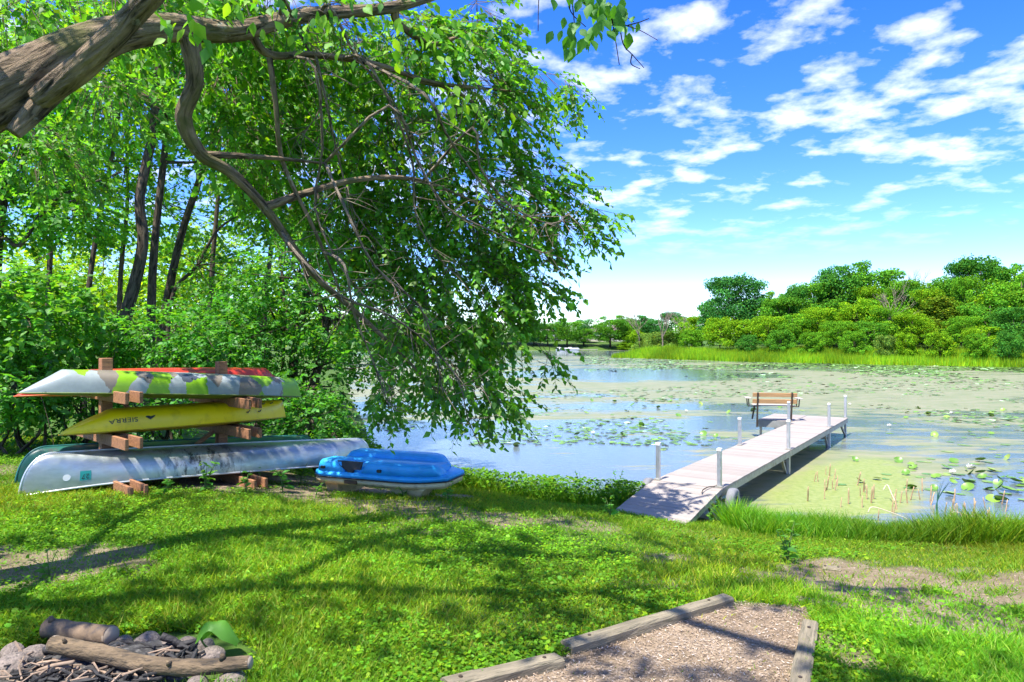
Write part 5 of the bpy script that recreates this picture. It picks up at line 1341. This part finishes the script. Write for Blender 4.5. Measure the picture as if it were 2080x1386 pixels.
# --- woodland trees and shrubs on the left
def wood_tree(name, label, stems, ells, ns, ls, rng, group=None, mat=None, bmat=None, yellow=.15, tint=None, k=10, branches=7, length=.42):
    b = np.array(stems[0][0][0], float); b[2] = gz(b[0], b[1]) - 0.1
    o = thing(name, label, "tree" if "tree" in name else "shrub", b, 0, group)
    st = [[(np.array([L[0][0][0], L[0][0][1], gz(L[0][0][0], L[0][0][1]) - .1]), L[0][1] * 1.25)] + L for L in stems]
    E = np.array([e[:3] for e in ells])
    allp = [p for L in stems for p in L[1:]]
    for e in E:
        p, r = min(allp, key=lambda q: np.linalg.norm(np.asarray(q[0]) - e))
        p = np.asarray(p); mid = (p + e) / 2 + rng.normal(0, .15, 3) + np.array([0, 0, .15]); st.append([(p, r * .55), (mid, r * .35), (e, .008)])
        for _ in range(branches):
            q = e + rng.normal(0, .6, 3); st.append([(mid, r * .22 + .004), ((mid + q) / 2 + rng.normal(0, .1, 3), r * .14 + .003), (q, .003)])
    tube_set(st, b, "trunk", bmat or M_BARK_DARK, o, 8, rng, 4)
    pos, u, i = in_ellipsoids(ells, int(ns * (1.5 if name != 'shrub' else 1.15)), rng, .35)
    parts, tw = sprays(pos, unit(u * .8 + np.array([0, 0, -.15])), length, k, ls, rng, yellow, .4)
    V, fs, c = cat_meshes(parts); V -= b
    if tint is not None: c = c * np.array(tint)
    tag(obj("crown", np_mesh("crown", V, fs, c), mat or M_LEAF_WOOD, o), kind="stuff")
    return o
rw = np.random.default_rng(202)
def stem(pts, d, r0, r1=None):
    n = len(pts); r1 = r0 * .45 if r1 is None else r1
    return [(P(x, y, d + .05 * j), r0 + (r1 - r0) * j / (n - 1)) for j, (x, y) in enumerate(pts)]
wood_tree("woodland_tree", "thick leaning trunk behind the rack's left post, tallest in the woods", [stem([(232, 800), (235, 725), (262, 620), (290, 500), (284, 400), (312, 260), (322, 100), (330, -150)], 14, .15)],
          [ell(*e) for e in [(330, 60, 14.5, 120, 110, 1.6), (230, 180, 14.5, 100, 80, 1.2), (380, 200, 14.5, 80, 80, 1.2), (300, -120, 14.5, 160, 120, 1.8)]], 560, .12, rw, tint=(.9, 1, 1))
wood_tree("woodland_tree", "straight dark trunk just right of the thick leaning one", [stem([(303, 790), (306, 690), (312, 520), (332, 330), (352, 150), (370, -100)], 15.5, .115)],
          [ell(*e) for e in [(420, 180, 16, 90, 90, 1.4), (470, 320, 16, 80, 60, 1.2), (380, -40, 16, 130, 100, 1.6)]], 440, .12, rw)
wood_tree("woodland_tree", "slanting forked trunk with bare lower twigs right of the straight one", [stem([(322, 760), (335, 640), (365, 490), (400, 380), (432, 290), (470, 180)], 17, .12), stem([(345, 620), (400, 540), (440, 470), (480, 440)], 17, .05)],
          [ell(*e) for e in [(500, 130, 17.5, 100, 90, 1.5), (450, 560, 17, 60, 40, .8), (520, 400, 17.5, 60, 70, 1.2)]], 360, .12, rw, branches=14)
wood_tree("woodland_tree", "thin dark trunk left of the thick leaning one", [stem([(170, 780), (175, 640), (195, 480), (225, 330), (245, 200), (260, 20)], 16, .075)],
          [ell(*e) for e in [(180, 120, 16.5, 110, 90, 1.4), (120, 250, 16.5, 90, 80, 1.3), (230, 330, 16.5, 60, 50, 1)]], 460, .12, rw, yellow=.25)
wood_tree("woodland_tree", "tree at the far left edge with a long level bough", [stem([(-15, 800), (-10, 560), (5, 380), (0, 200), (-20, 0)], 13, .12), stem([(-8, 512), (40, 500), (80, 440), (125, 398), (180, 375), (245, 350)], 13, .045)],
          [ell(*e) for e in [(40, 200, 13.5, 90, 90, 1.2), (80, 330, 13.5, 90, 60, 1.0), (20, 430, 13.5, 60, 60, .9), (150, 430, 13.5, 70, 40, .8)]], 620, .115, rw, tint=(1, 1.05, 1.1))
for (lab, (bx, pts, es, ns)) in zip(("slim tree deep in the woods right of the level bough", "slim tree deep in the woods left of the shore tree's crown", "slim tree deep in the woods behind the thick leaning trunk", "slim tree deep in the woods close behind the shore tree"), [(90, [(95, 760), (100, 560), (110, 350), (100, 100)], [(90, 60, 19, 130, 110, 1.8), (60, 300, 19, 110, 110, 1.6), (160, 430, 19, 80, 80, 1.3)], 480), (420, [(425, 760), (430, 560), (445, 350), (440, 120)], [(430, 60, 20, 130, 80, 1.6), (560, 240, 20, 110, 90, 1.6)], 340), (240, [(240, 760), (245, 560), (260, 380), (250, 150)], [(340, 330, 22, 70, 60, 1.4), (400, 440, 22, 60, 50, 1.3), (330, 460, 24, 60, 60, 1.4), (260, 250, 21, 120, 70, 1.6), (230, 420, 21, 110, 60, 1.6), (300, 30, 21, 150, 80, 1.8)], 640), (540, [(535, 760), (540, 600), (560, 420), (570, 200)], [(560, 420, 19, 80, 60, 1.3), (620, 200, 19, 120, 120, 1.6)], 420)]):
    wood_tree("background_tree", lab, [stem(pts, es[0][2] - .3, .09)], [ell(*e) for e in es], ns, .15, rw, "slim trees deep in the left woods", yellow=.3, tint=(1.15, 1.1, .9))
# the many-stemmed tree on the shore behind the boats
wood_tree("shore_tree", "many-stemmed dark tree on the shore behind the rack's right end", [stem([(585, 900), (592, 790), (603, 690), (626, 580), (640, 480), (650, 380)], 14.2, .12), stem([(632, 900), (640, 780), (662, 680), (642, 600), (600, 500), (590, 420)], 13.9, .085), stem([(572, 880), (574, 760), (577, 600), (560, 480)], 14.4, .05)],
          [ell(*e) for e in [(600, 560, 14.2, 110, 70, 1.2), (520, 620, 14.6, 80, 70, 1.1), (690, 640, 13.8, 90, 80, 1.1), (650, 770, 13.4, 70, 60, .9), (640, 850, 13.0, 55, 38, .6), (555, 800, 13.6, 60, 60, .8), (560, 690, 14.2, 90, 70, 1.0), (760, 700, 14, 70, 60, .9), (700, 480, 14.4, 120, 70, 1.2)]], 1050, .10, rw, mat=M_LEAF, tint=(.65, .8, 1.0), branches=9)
# shrubs
def shrub(label, px, py, d, rx, ry, rd, ns, ls, tint, group=None, yellow=.15, k=9):
    c = P(px, py, d); g = gz(c[0], c[1]); e = ell(px, py, d, rx, ry, rd)
    es = [e] + [(e[0] + rw.normal(0, e[3] * .5), e[1] + rw.normal(0, e[4] * .4), e[2] + rw.normal(0, e[5] * .4), e[3] * .55, e[4] * .6, e[5] * .55) for _ in range(3)]
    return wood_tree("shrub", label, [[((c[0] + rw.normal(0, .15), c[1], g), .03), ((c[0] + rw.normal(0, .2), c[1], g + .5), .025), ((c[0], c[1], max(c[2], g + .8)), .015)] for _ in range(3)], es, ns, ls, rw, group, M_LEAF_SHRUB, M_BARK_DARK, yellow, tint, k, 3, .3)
shrub("pale broad-leaved shrub at the far left above the boats", 60, 650, 11.6, 130, 100, .9, 420, .13, (1.05, 1.05, 1.15))
shrub("leafy shrub at the left edge beside the kayaks' bows", 30, 780, 11.2, 70, 70, .7, 260, .12, (.9, 1, 1.1))
shrub("dark shrub beneath the kayaks behind the rack", 150, 850, 12.4, 150, 60, .8, 300, .09, (.6, .75, .9))
shrub("bright shrub between the leaning trunk and the rack post", 190, 700, 13, 90, 60, .8, 280, .10, (.9, 1, 1))
shrub("dense shrub above the camouflage kayak's middle", 340, 690, 13.2, 120, 60, .9, 380, .09, (.85, 1, 1))
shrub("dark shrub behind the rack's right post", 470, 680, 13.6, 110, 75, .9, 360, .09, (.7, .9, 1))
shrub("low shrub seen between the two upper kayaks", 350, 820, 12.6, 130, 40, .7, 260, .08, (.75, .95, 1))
shrub("rounded bush at the waterline right of the yellow kayak", 635, 850, 12.6, 70, 48, .6, 300, .085, (.8, .95, 1))
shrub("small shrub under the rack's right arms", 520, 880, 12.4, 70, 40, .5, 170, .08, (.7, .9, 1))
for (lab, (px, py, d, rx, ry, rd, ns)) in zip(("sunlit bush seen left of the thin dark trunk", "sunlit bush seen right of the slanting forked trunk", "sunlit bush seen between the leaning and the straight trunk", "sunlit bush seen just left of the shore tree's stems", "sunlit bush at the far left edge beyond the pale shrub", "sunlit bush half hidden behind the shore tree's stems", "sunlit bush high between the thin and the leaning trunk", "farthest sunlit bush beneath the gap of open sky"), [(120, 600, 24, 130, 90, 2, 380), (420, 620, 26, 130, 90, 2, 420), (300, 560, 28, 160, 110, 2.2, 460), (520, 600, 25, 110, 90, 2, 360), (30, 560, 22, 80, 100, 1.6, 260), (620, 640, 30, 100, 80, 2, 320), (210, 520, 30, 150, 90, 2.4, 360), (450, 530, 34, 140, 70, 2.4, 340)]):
    shrub(lab, px, py, d, rx, ry, rd, ns, .17, (1.9, 1.35, .7), "sunlit bushes beyond the left trunks", .4)  # sun on these bushes is put into the brighter, yellower leaf tint

# ------------------------------------------------------------------ far trees: prototypes of lumpy crowns
def crown_proto(seed, blobs, n, leaf, shape, conifer=False):
    r = np.random.default_rng(seed); E = []
    for _ in range(blobs):
        t = r.uniform(0.2, 0.9); rad = shape(t); a = r.uniform(0, 6.28); q = rad * math.sqrt(r.uniform(.1, 1)) * (.78 if r.random() < .75 else .98)
        s = r.uniform(.06, .14) * (0.7 + rad)
        E.append((q * math.cos(a), q * math.sin(a), t, s * 1.1, s * 1.1, s * .8))
    E = np.array(E); i = r.integers(0, blobs, n); u = unit(r.normal(0, 1, (n, 3)) + np.array([0, 0, .25])); rr = r.random(n) ** .33
    rr = np.where(r.random(n) < .75, .75 + .3 * r.random(n), rr)
    pos = E[i, :3] + u * rr[:, None] * E[i, 3:]
    nr = unit(u + r.normal(0, .45, (n, 3))); ld = r.normal(0, 1, (n, 3)) + np.array([0, 0, -.5])
    X, Y, Z = frames(ld, nr); V, fs, idx = scatter(LEAF_V, LEAF_F, pos, X, Y, Z, leaf * r.uniform(.6, 1.4, n), leaf * 1.5)
    c = leaf_colors(n, r, .15, .2) * (r.normal(1, .13, blobs).clip(.7, 1.35))[i][:, None]
    me = np_mesh("crown", V, fs, c[idx]); me.materials.append(M_LEAF_FAR)
    mb = MB(); mb.tube([(0, 0, -.06), (.008, 0, .2), (0, .01, .5), (.01, 0, .8)], [.022, .017, .011, .003], 6)
    for k in range(9):
        e = E[k % blobs, :3]; z = r.uniform(.2, .55); mb.tube([(0, 0, z), (e[0] * .5, e[1] * .5, (z + e[2]) / 2), tuple(e)], [.009, .006, .002], 5)
    tm = mb.mesh("trunk", True); tm.materials.append(M_BARK_DARK)
    return me, tm
protos = {"round": [crown_proto(1, 62, 12000, .022, lambda t: .36 * math.sqrt(max(0, 1 - ((t - .58) / .46) ** 2))), crown_proto(2, 66, 12000, .022, lambda t: .40 * math.sqrt(max(0, 1 - ((t - .55) / .48) ** 2)))],
          "tall": [crown_proto(3, 44, 8000, .022, lambda t: .24 * math.sqrt(max(0, 1 - ((t - .58) / .5) ** 2))), crown_proto(4, 36, 7000, .022, lambda t: .25 * math.sqrt(max(0, 1 - ((t - .6) / .45) ** 2)))],
          "bush": [crown_proto(5, 56, 8000, .036, lambda t: .55 * math.sqrt(max(0, 1 - ((t - .35) / .7) ** 2))), crown_proto(6, 60, 8000, .036, lambda t: .6 * math.sqrt(max(0, 1 - ((t - .3) / .75) ** 2)))],
          "cone": [crown_proto(7, 60, 9000, .022, lambda t: .34 * (1.08 - t))]}
WID = {"round": .80, "tall": .52, "bush": 1.25, "cone": .60}
rf = np.random.default_rng(303)
def far_tree(px, top, d, wpx, kind, color, label, group, name="bank_tree", cat="tree"):
    x = (px - CX) / F * d; g = gz(x, d); ht = CAMZ - (top - CY) / F * d - g
    ht = max(ht, .8); w = wpx / F * d / WID[kind] * 1.0
    o = thing(name, label, cat, (x, d, g), rf.uniform(0, 6.28), group); o.scale = (w, w, ht)
    cm, tm = protos[kind][rf.integers(0, len(protos[kind]))]
    a = obj("crown", cm, None, o); a.color = (*color, 1); a["kind"] = "stuff"; obj("trunk", tm, None, o)
    return o
G1, G2, BLUEG, YEL, OLIVE, DARK, PALE, GREY = (.72, 1.0, .8), (.92, 1.15, .7), (.42, .78, 1.5), (1.35, 1.32, .55), (.95, .78, .6), (.5, .82, 1.0), (1.25, 1.2, .9), (1.15, 1.0, 1.5)
GB = "trees on the wooded point"
bank = [(1482, 556, 122, 105, "round", BLUEG, "tall blue-green tree at the left end of the wooded point"), (1532, 562, 120, 60, "tall", BLUEG, "narrow blue-green tree just right of the tallest left one"), (1448, 600, 124, 50, "tall", BLUEG, "thin blue-green tree on the left flank of the tall blue-green one"),
    (1598, 602, 112, 110, "round", G1, "dark green dome right of the blue-green pair"), (1650, 570, 115, 110, "round", G1, "dark green tree on the left shoulder of the big dome"), (1676, 536, 116, 50, "tall", BLUEG, "slim bluish tree top poking up left of the big dome"), (1712, 530, 114, 100, "round", DARK, "dark left half of the highest dome on the point"), (1768, 520, 113, 110, "round", G1, "highest domed tree of the wooded point"), (1812, 560, 110, 60, "round", BLUEG, "bluish tree on the right slope of the highest dome"),
    (1868, 572, 106, 120, "round", G2, "soft green tree in the dip right of the dome"), (1925, 560, 104, 100, "round", G1, "green tree left of the tall right-hand group"), (1945, 524, 106, 55, "tall", BLUEG, "dark narrow tree top at the left of the right-hand group"), (1990, 517, 104, 110, "round", DARK, "tall dark tree in the middle of the right-hand group"), (2045, 515, 102, 90, "round", G1, "tall tree top touching the right-hand group's highest point"), (2075, 540, 92, 120, "round", G2, "light green tree at the right edge of the picture"), (2130, 530, 92, 140, "round", G1, "tree cut by the right edge"),
    (1462, 664, 112, 70, "bush", YEL, "small yellow-green tree at the point's left shore"), (1510, 668, 108, 80, "bush", YEL, "yellow-tipped bush below the tall blue-green tree"), (1560, 640, 106, 80, "round", YEL, "yellow-green tree below the dark dome"), (1610, 632, 104, 90, "round", G2, "bright green tree front row below the left shoulder"), (1660, 622, 104, 90, "round", YEL, "yellow-topped tree in the front row left of centre"), (1700, 650, 98, 70, "round", G2, "mid green tree right of the yellow-topped one"), (1742, 602, 104, 90, "round", YEL, "yellow-green crown beneath the highest dome"), (1775, 650, 96, 70, "tall", G1, "upright green tree in the front row"), (1812, 622, 98, 80, "round", G2, "leafy tree right of the upright front tree"), (1852, 634, 94, 80, "round", YEL, "layered yellow-green tree left of the brown one"), (1905, 598, 98, 110, "cone", OLIVE, "brownish olive evergreen with layered boughs"), (1960, 640, 90, 80, "round", G2, "bright tree right of the olive evergreen"), (2010, 600, 92, 100, "round", G1, "green tree in front of the right-hand group"), (2060, 620, 86, 100, "round", DARK, "dark green tree by the right edge near shore"), (1995, 660, 86, 70, "tall", YEL, "narrow yellow-green tree near the right shore"),
    (1585, 690, 101, 90, "bush", G1, "dark bush at the point's waterside left of the pale one"), (1650, 694, 96, 90, "bush", G2, "round green bush on the waterside below the yellow-topped tree"), (1735, 692, 92, 90, "bush", G2, "bright bush at the waterside under the yellow-green crown"), (1800, 700, 89, 60, "bush", GREY, "greyish half-dead bush at the waterside"), (1840, 696, 88, 80, "bush", YEL, "lime bush at the waterside right of the grey one"), (1910, 692, 85, 110, "bush", YEL, "wide lime bush at the waterside below the olive evergreen"), (1985, 696, 82, 80, "bush", G2, "green bush at the waterside near the right end"), (2050, 692, 80, 90, "bush", DARK, "dark bush at the waterside by the right edge"), (1620, 712, 98, 42, "bush", PALE, "pale cream flowering bush at the reeds' back"),
    (1358, 702, 121, 110, "bush", YEL, "low yellow-green bush at the tip of the point"), (1425, 640, 128, 70, "round", YEL, "yellow-green tree left of the tall blue-green tree"), (1405, 690, 118, 70, "bush", G2, "green bush behind the low bush at the tip"), (1520, 700, 104, 80, "bush", DARK, "dark bush at the foot of the yellow-tipped bush")]
for px, top, d, w, kind, colr, lab in bank:
    tree_like = kind == 'bush' and 'bush' not in lab
    if kind == 'bush' and px not in (1358, 1620): top -= 22
    w = min(w * 1.25, (1.0 if kind != 'bush' else 1.15) * (730 - top))
    far_tree(px, top, d, w, kind, colr, lab, GB)
used_inner = set()
def inner_label(px, k):
    """name an inner tree by its green and the named tree it grows behind"""
    tone = ("mid green", "fresh green", "dark green", "yellow-green", "light green")[k % 5]
    for b in sorted(bank, key=lambda e: abs(e[0] - px)):
        lab = " ".join((tone + " tree behind the " + b[6]).split()[:16])
        if len((tone + " tree behind the " + b[6]).split()) <= 16 and b[6] not in used_inner:
            used_inner.add(b[6]); return lab
for k in range(22):
    px = 1560 + 540 * (k + rf.uniform(-.4, .4)) / 22; d = 118 - (px - 1560) * .045 + rf.uniform(-6, 6)
    far_tree(px, rf.uniform(560, 630) - (px - 1560) * .02, d, rf.uniform(60, 90), "round" if k % 3 else "tall", (G1, G2, DARK, YEL, G2)[k % 5], inner_label(px, k), "inner trees of the wooded point")
GF = "trees on the far shore"
farsh = [(1085, 672, 228, 50, "round", BLUEG, "bluish tree on the far shore next to the overhanging leaves"), (1112, 665, 226, 55, "round", G1, "rounded dark tree left of the far houses"), (1152, 652, 224, 62, "round", G1, "full dark tree behind the moored boats"), (1188, 655, 236, 40, "tall", BLUEG, "thin bluish tree between the far houses"), (1186, 676, 226, 36, "tall", G1, "short tree in front of the thin bluish one"), (1240, 645, 224, 70, "round", G1, "largest green tree on the far shore"), (1272, 652, 228, 50, "round", G1, "tree right of the largest far-shore tree"), (1296, 645, 236, 60, "round", BLUEG, "hazy bluish tree behind the bare ones"), (1290, 672, 222, 46, "bush", YEL, "yellow-green bush at the far waterline"), (1322, 650, 236, 60, "round", BLUEG, "bluish tree top behind the pale bare trees"), (1315, 680, 215, 60, "bush", GREY, "grey scrubby bush left of the point"), (1365, 642, 230, 60, "round", BLUEG, "distant bluish tree between the bare trees"), (1345, 676, 205, 70, "bush", GREY, "grey-green thicket below the bare trees"), (1395, 652, 200, 60, "round", G2, "green tree where the far shore meets the point"), (1275, 700, 221, 50, "bush", YEL, "lime bush at the far shore's water edge"), (1060, 660, 232, 60, "round", G1, "far tree half hidden by the overhanging leaves"), (1000, 664, 232, 80, "round", G1, "far tree behind the drooping branches"), (940, 660, 230, 80, "round", G2, "far tree seen through the drooping branches"), (870, 664, 228, 80, "round", G1, "far tree glimpsed left of the drooping branches"), (800, 660, 225, 90, "round", G2, "far tree glimpsed behind the hanging limb")]  # bluish far crowns carry the haze in their colour
for px, top, d, w, kind, colr, lab in farsh: far_tree(px, top - (10 if kind != 'bush' else 4), d, w * 1.25, kind, colr, lab, GF, "far_shore_tree")
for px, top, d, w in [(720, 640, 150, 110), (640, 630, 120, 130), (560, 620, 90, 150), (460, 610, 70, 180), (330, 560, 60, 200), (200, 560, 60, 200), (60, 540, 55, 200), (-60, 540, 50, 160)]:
    far_tree(px, top, d, w, "round", (1.2, 1.15, .8), "light green tree seen far behind the left woods", "distant trees behind the left woods", "distant_tree")
# bare grey trees
def bare_tree(px, top, d, label, seed):
    r = np.random.default_rng(seed); x = (px - CX) / F * d; g = gz(x, d); H = CAMZ - (top - CY) / F * d - g
    o = thing("bare_tree", label, "tree", (x, d, g), 0, "bare grey trees by the point"); mb = MB(); tips = []
    def grow(p, dv, L, rad, lvl):
        e = p + dv * L; mb.tube([p, (p + e) / 2 + r.normal(0, L * .03, 3), e], [rad, rad * .8, rad * .6], 5 if lvl else 7, False)
        if lvl >= 4: return
        for _ in range(3 if lvl else 4):
            nd = unit(dv + r.normal(0, .38, 3) + np.array([0, 0, .22])); grow(e - dv * L * r.uniform(0, .35), nd, L * r.uniform(.55, .8), rad * .55, lvl + 1)
    grow(np.array([0, 0, -.2]), unit([r.normal(0, .05), 0, 1]), H * .36, H * .016, 0)
    V = np.array(mb.v); sc = H / V[:, 2].max(); mb.v = [tuple(v * sc) for v in V]
    mb.build("trunk", M_BARK_PALE, o, True)
bare_tree(1345, 610, 200, "pale bare tree standing tallest left of the wooded point", 1); bare_tree(1392, 612, 190, "pale bare tree nearer the point than the tallest one", 2); bare_tree(1300, 626, 214, "dark bare tree left of the two pale ones", 4); bare_tree(1856, 545, 108, "bare grey tree top in the dip right of the dome", 5); bare_tree(1803, 570, 98, "grey dead stem rising among the front trees", 6)

# ------------------------------------------------------------------ reeds along the point
n = 52000; i = R.integers(0, 6, n); seg = np.array([(18.2, 124), (22, 119), (33, 100), (46, 87), (58, 78), (80, 70)], float)
segl = np.hypot(*(seg[1:] - seg[:-1]).T); t = R.random(n) * segl.sum(); cs = np.concatenate([[0], np.cumsum(segl)]); j = np.clip(np.searchsorted(cs, t) - 1, 0, 4)
f = (t - cs[j]) / segl[j]; base = seg[j] + (seg[j + 1] - seg[j]) * f[:, None]; off = R.uniform(-.8, 6.5, n)
x, y = base[:, 0] + off * .55, base[:, 1] + off * .83
hh = R.uniform(.5, 1.25, n) * (1 + .25 * wave(x, y, .5, 33)); z = np.maximum(ground_z(x, y), -.1)
a = R.uniform(0, 6.28, n); l = R.normal(0, .18, n); X, Y, Z = frames(np.stack([np.cos(a) * l, np.sin(a) * l, np.ones(n)], 1), np.stack([np.cos(a + 1), np.sin(a + 1), np.zeros(n)], 1))
V, fs, idx = scatter([(0, -.5, 0), (0, .5, 0), (1, 0, 0)], [(0, 1, 2)], np.stack([x, y, z], 1), X, Y, Z, hh, R.uniform(.06, .13, n), hh)
c = 1.3 * leaf_colors(n, R, .3, .2) * (1 + .25 * wave(x, y, .35, 34))[:, None]
tag(obj("reeds", np_mesh("reeds", V, fs, c[idx]), M_GRASS), "bright green belt of reeds along the wooded point", "reeds", kind="stuff")

# ------------------------------------------------------------------ houses and boats on the far shore
M_WALL = surf("house_wall_cream", (0.55, 0.5, 0.44), .8, var=.08); M_WALL2 = surf("house_wall_grey", (0.5, 0.51, 0.53), .8, var=.08); M_ROOF = surf("house_roof", (0.2, 0.15, 0.14), .9, var=.2); M_GLASS = surf("window_glass", (0.03, 0.045, 0.06), .1, var=.1); M_TRIM = surf("white_trim", (.75, .75, .74), .6, var=.04)
def house(label, px, d, w, dep, h, wall, nwin):
    x = (px - CX) / F * d; g = gz(x, d); o = thing("house", label, "house", (x, d, g - .3))
    mb = MB(); mb.box((0, 0, h / 2), (w, dep, h)); mb.build("wall", wall, o)
    rh = h * .5; mb = MB(); e = .5; mb.add([(-w / 2 - e, -dep / 2 - e, h), (w / 2 + e, -dep / 2 - e, h), (w / 2 + e, dep / 2 + e, h), (-w / 2 - e, dep / 2 + e, h), (-w / 2 - e, 0, h + rh), (w / 2 + e, 0, h + rh)], [(0, 1, 5, 4), (2, 3, 4, 5), (0, 4, 3), (1, 2, 5), (0, 3, 2, 1)]); rf_ = mb.build("roof", M_ROOF, o)
    mb = MB(); mb.box((w * .25, .4, h + rh * .9), (.8, .8, 1.6)); mb.build("chimney", wall, rf_)
    for k in range(nwin):
        xx = (k + .5) / nwin * w - w / 2
        for z in ((h * .3, h * .72) if h > 4 else (h * .5,)):
            mb = MB(); mb.box((xx, -dep / 2 - .03, z), (w / nwin * .55, .06, h * .24)); f = mb.build("window", M_TRIM, o)
            mb = MB(); mb.box((xx, -dep / 2 - .075, z), (w / nwin * .44, .03, h * .19)); mb.build("pane", M_GLASS, f)
house("cream lakeside house right of the moored boats on the far shore", 1203, 246, 9, 7, 3.6, M_WALL, 4)
house("pale grey house glimpsed left of the moored boats", 1130, 250, 9, 7, 3.4, M_WALL2, 3)
house("small white cottage right of the largest far tree", 1256, 248, 5, 5, 4.0, M_TRIM, 2)
def moored(label, px, d, L, canopy):
    x = (px - CX) / F * d; o = thing("moored_boat", label, "boat", (x, d, 0))
    for s in (-1, 1):
        mb = MB(); mb.tube([(-L / 2, s * .8, .15), (L / 2 - .5, s * .8, .15), (L / 2, s * .8, .3)], [.28, .28, .06], 10); mb.build("pontoon", M_ALU_RIM, o, True)
    mb = MB(); mb.box((0, 0, .5), (L, 2.3, .12)); mb.build("deck", M_TRIM, o)
    mb = MB(); mb.box((0, -1.1, .72), (L * .8, .06, .32)); mb.box((0, 1.1, .72), (L * .8, .06, .32)); mb.build("side_panel", M_TRIM, o, kind="stuff")
    mb = MB(); mb.box((-L * .3, 0, .8), (1.0, 1.6, .5)); mb.build("seat", M_TRIM, o, bevel=.05)
    if canopy:
        for sx in (-1, 1):
            for sy in (-1, 1):
                mb = MB(); mb.bar((sx * L * .2, sy * 1.0, .6), (sx * L * .2, sy * 1.0, 2.2), .05, .05, (1, 0, 0)); mb.build("canopy_pole", M_DARKMETAL, o)
        mb = MB(); mb.box((0, 0, 2.25), (L * .5, 2.3, .12)); mb.build("canopy", M_DARKMETAL, o, bevel=.03)
moored("white pontoon boat moored at the left on the far shore", 1143, 214, 4.2, False); moored("white boat with dark canopy beside the pontoon boat", 1165, 214, 3.6, True)
mb = MB(); mb.box((0, 0, .35), (8, 1.4, .12))
for k in range(4): mb.box((-3.6 + 2.4 * k, 0, 0), (.12, 1.2, .7))
o = mb.build("far_jetty", M_SLAT_GREY); o.location = ((1188 - CX) / F * 215, 215, 0); tag(o, "low pale jetty right of the moored boats on the far shore", "jetty")
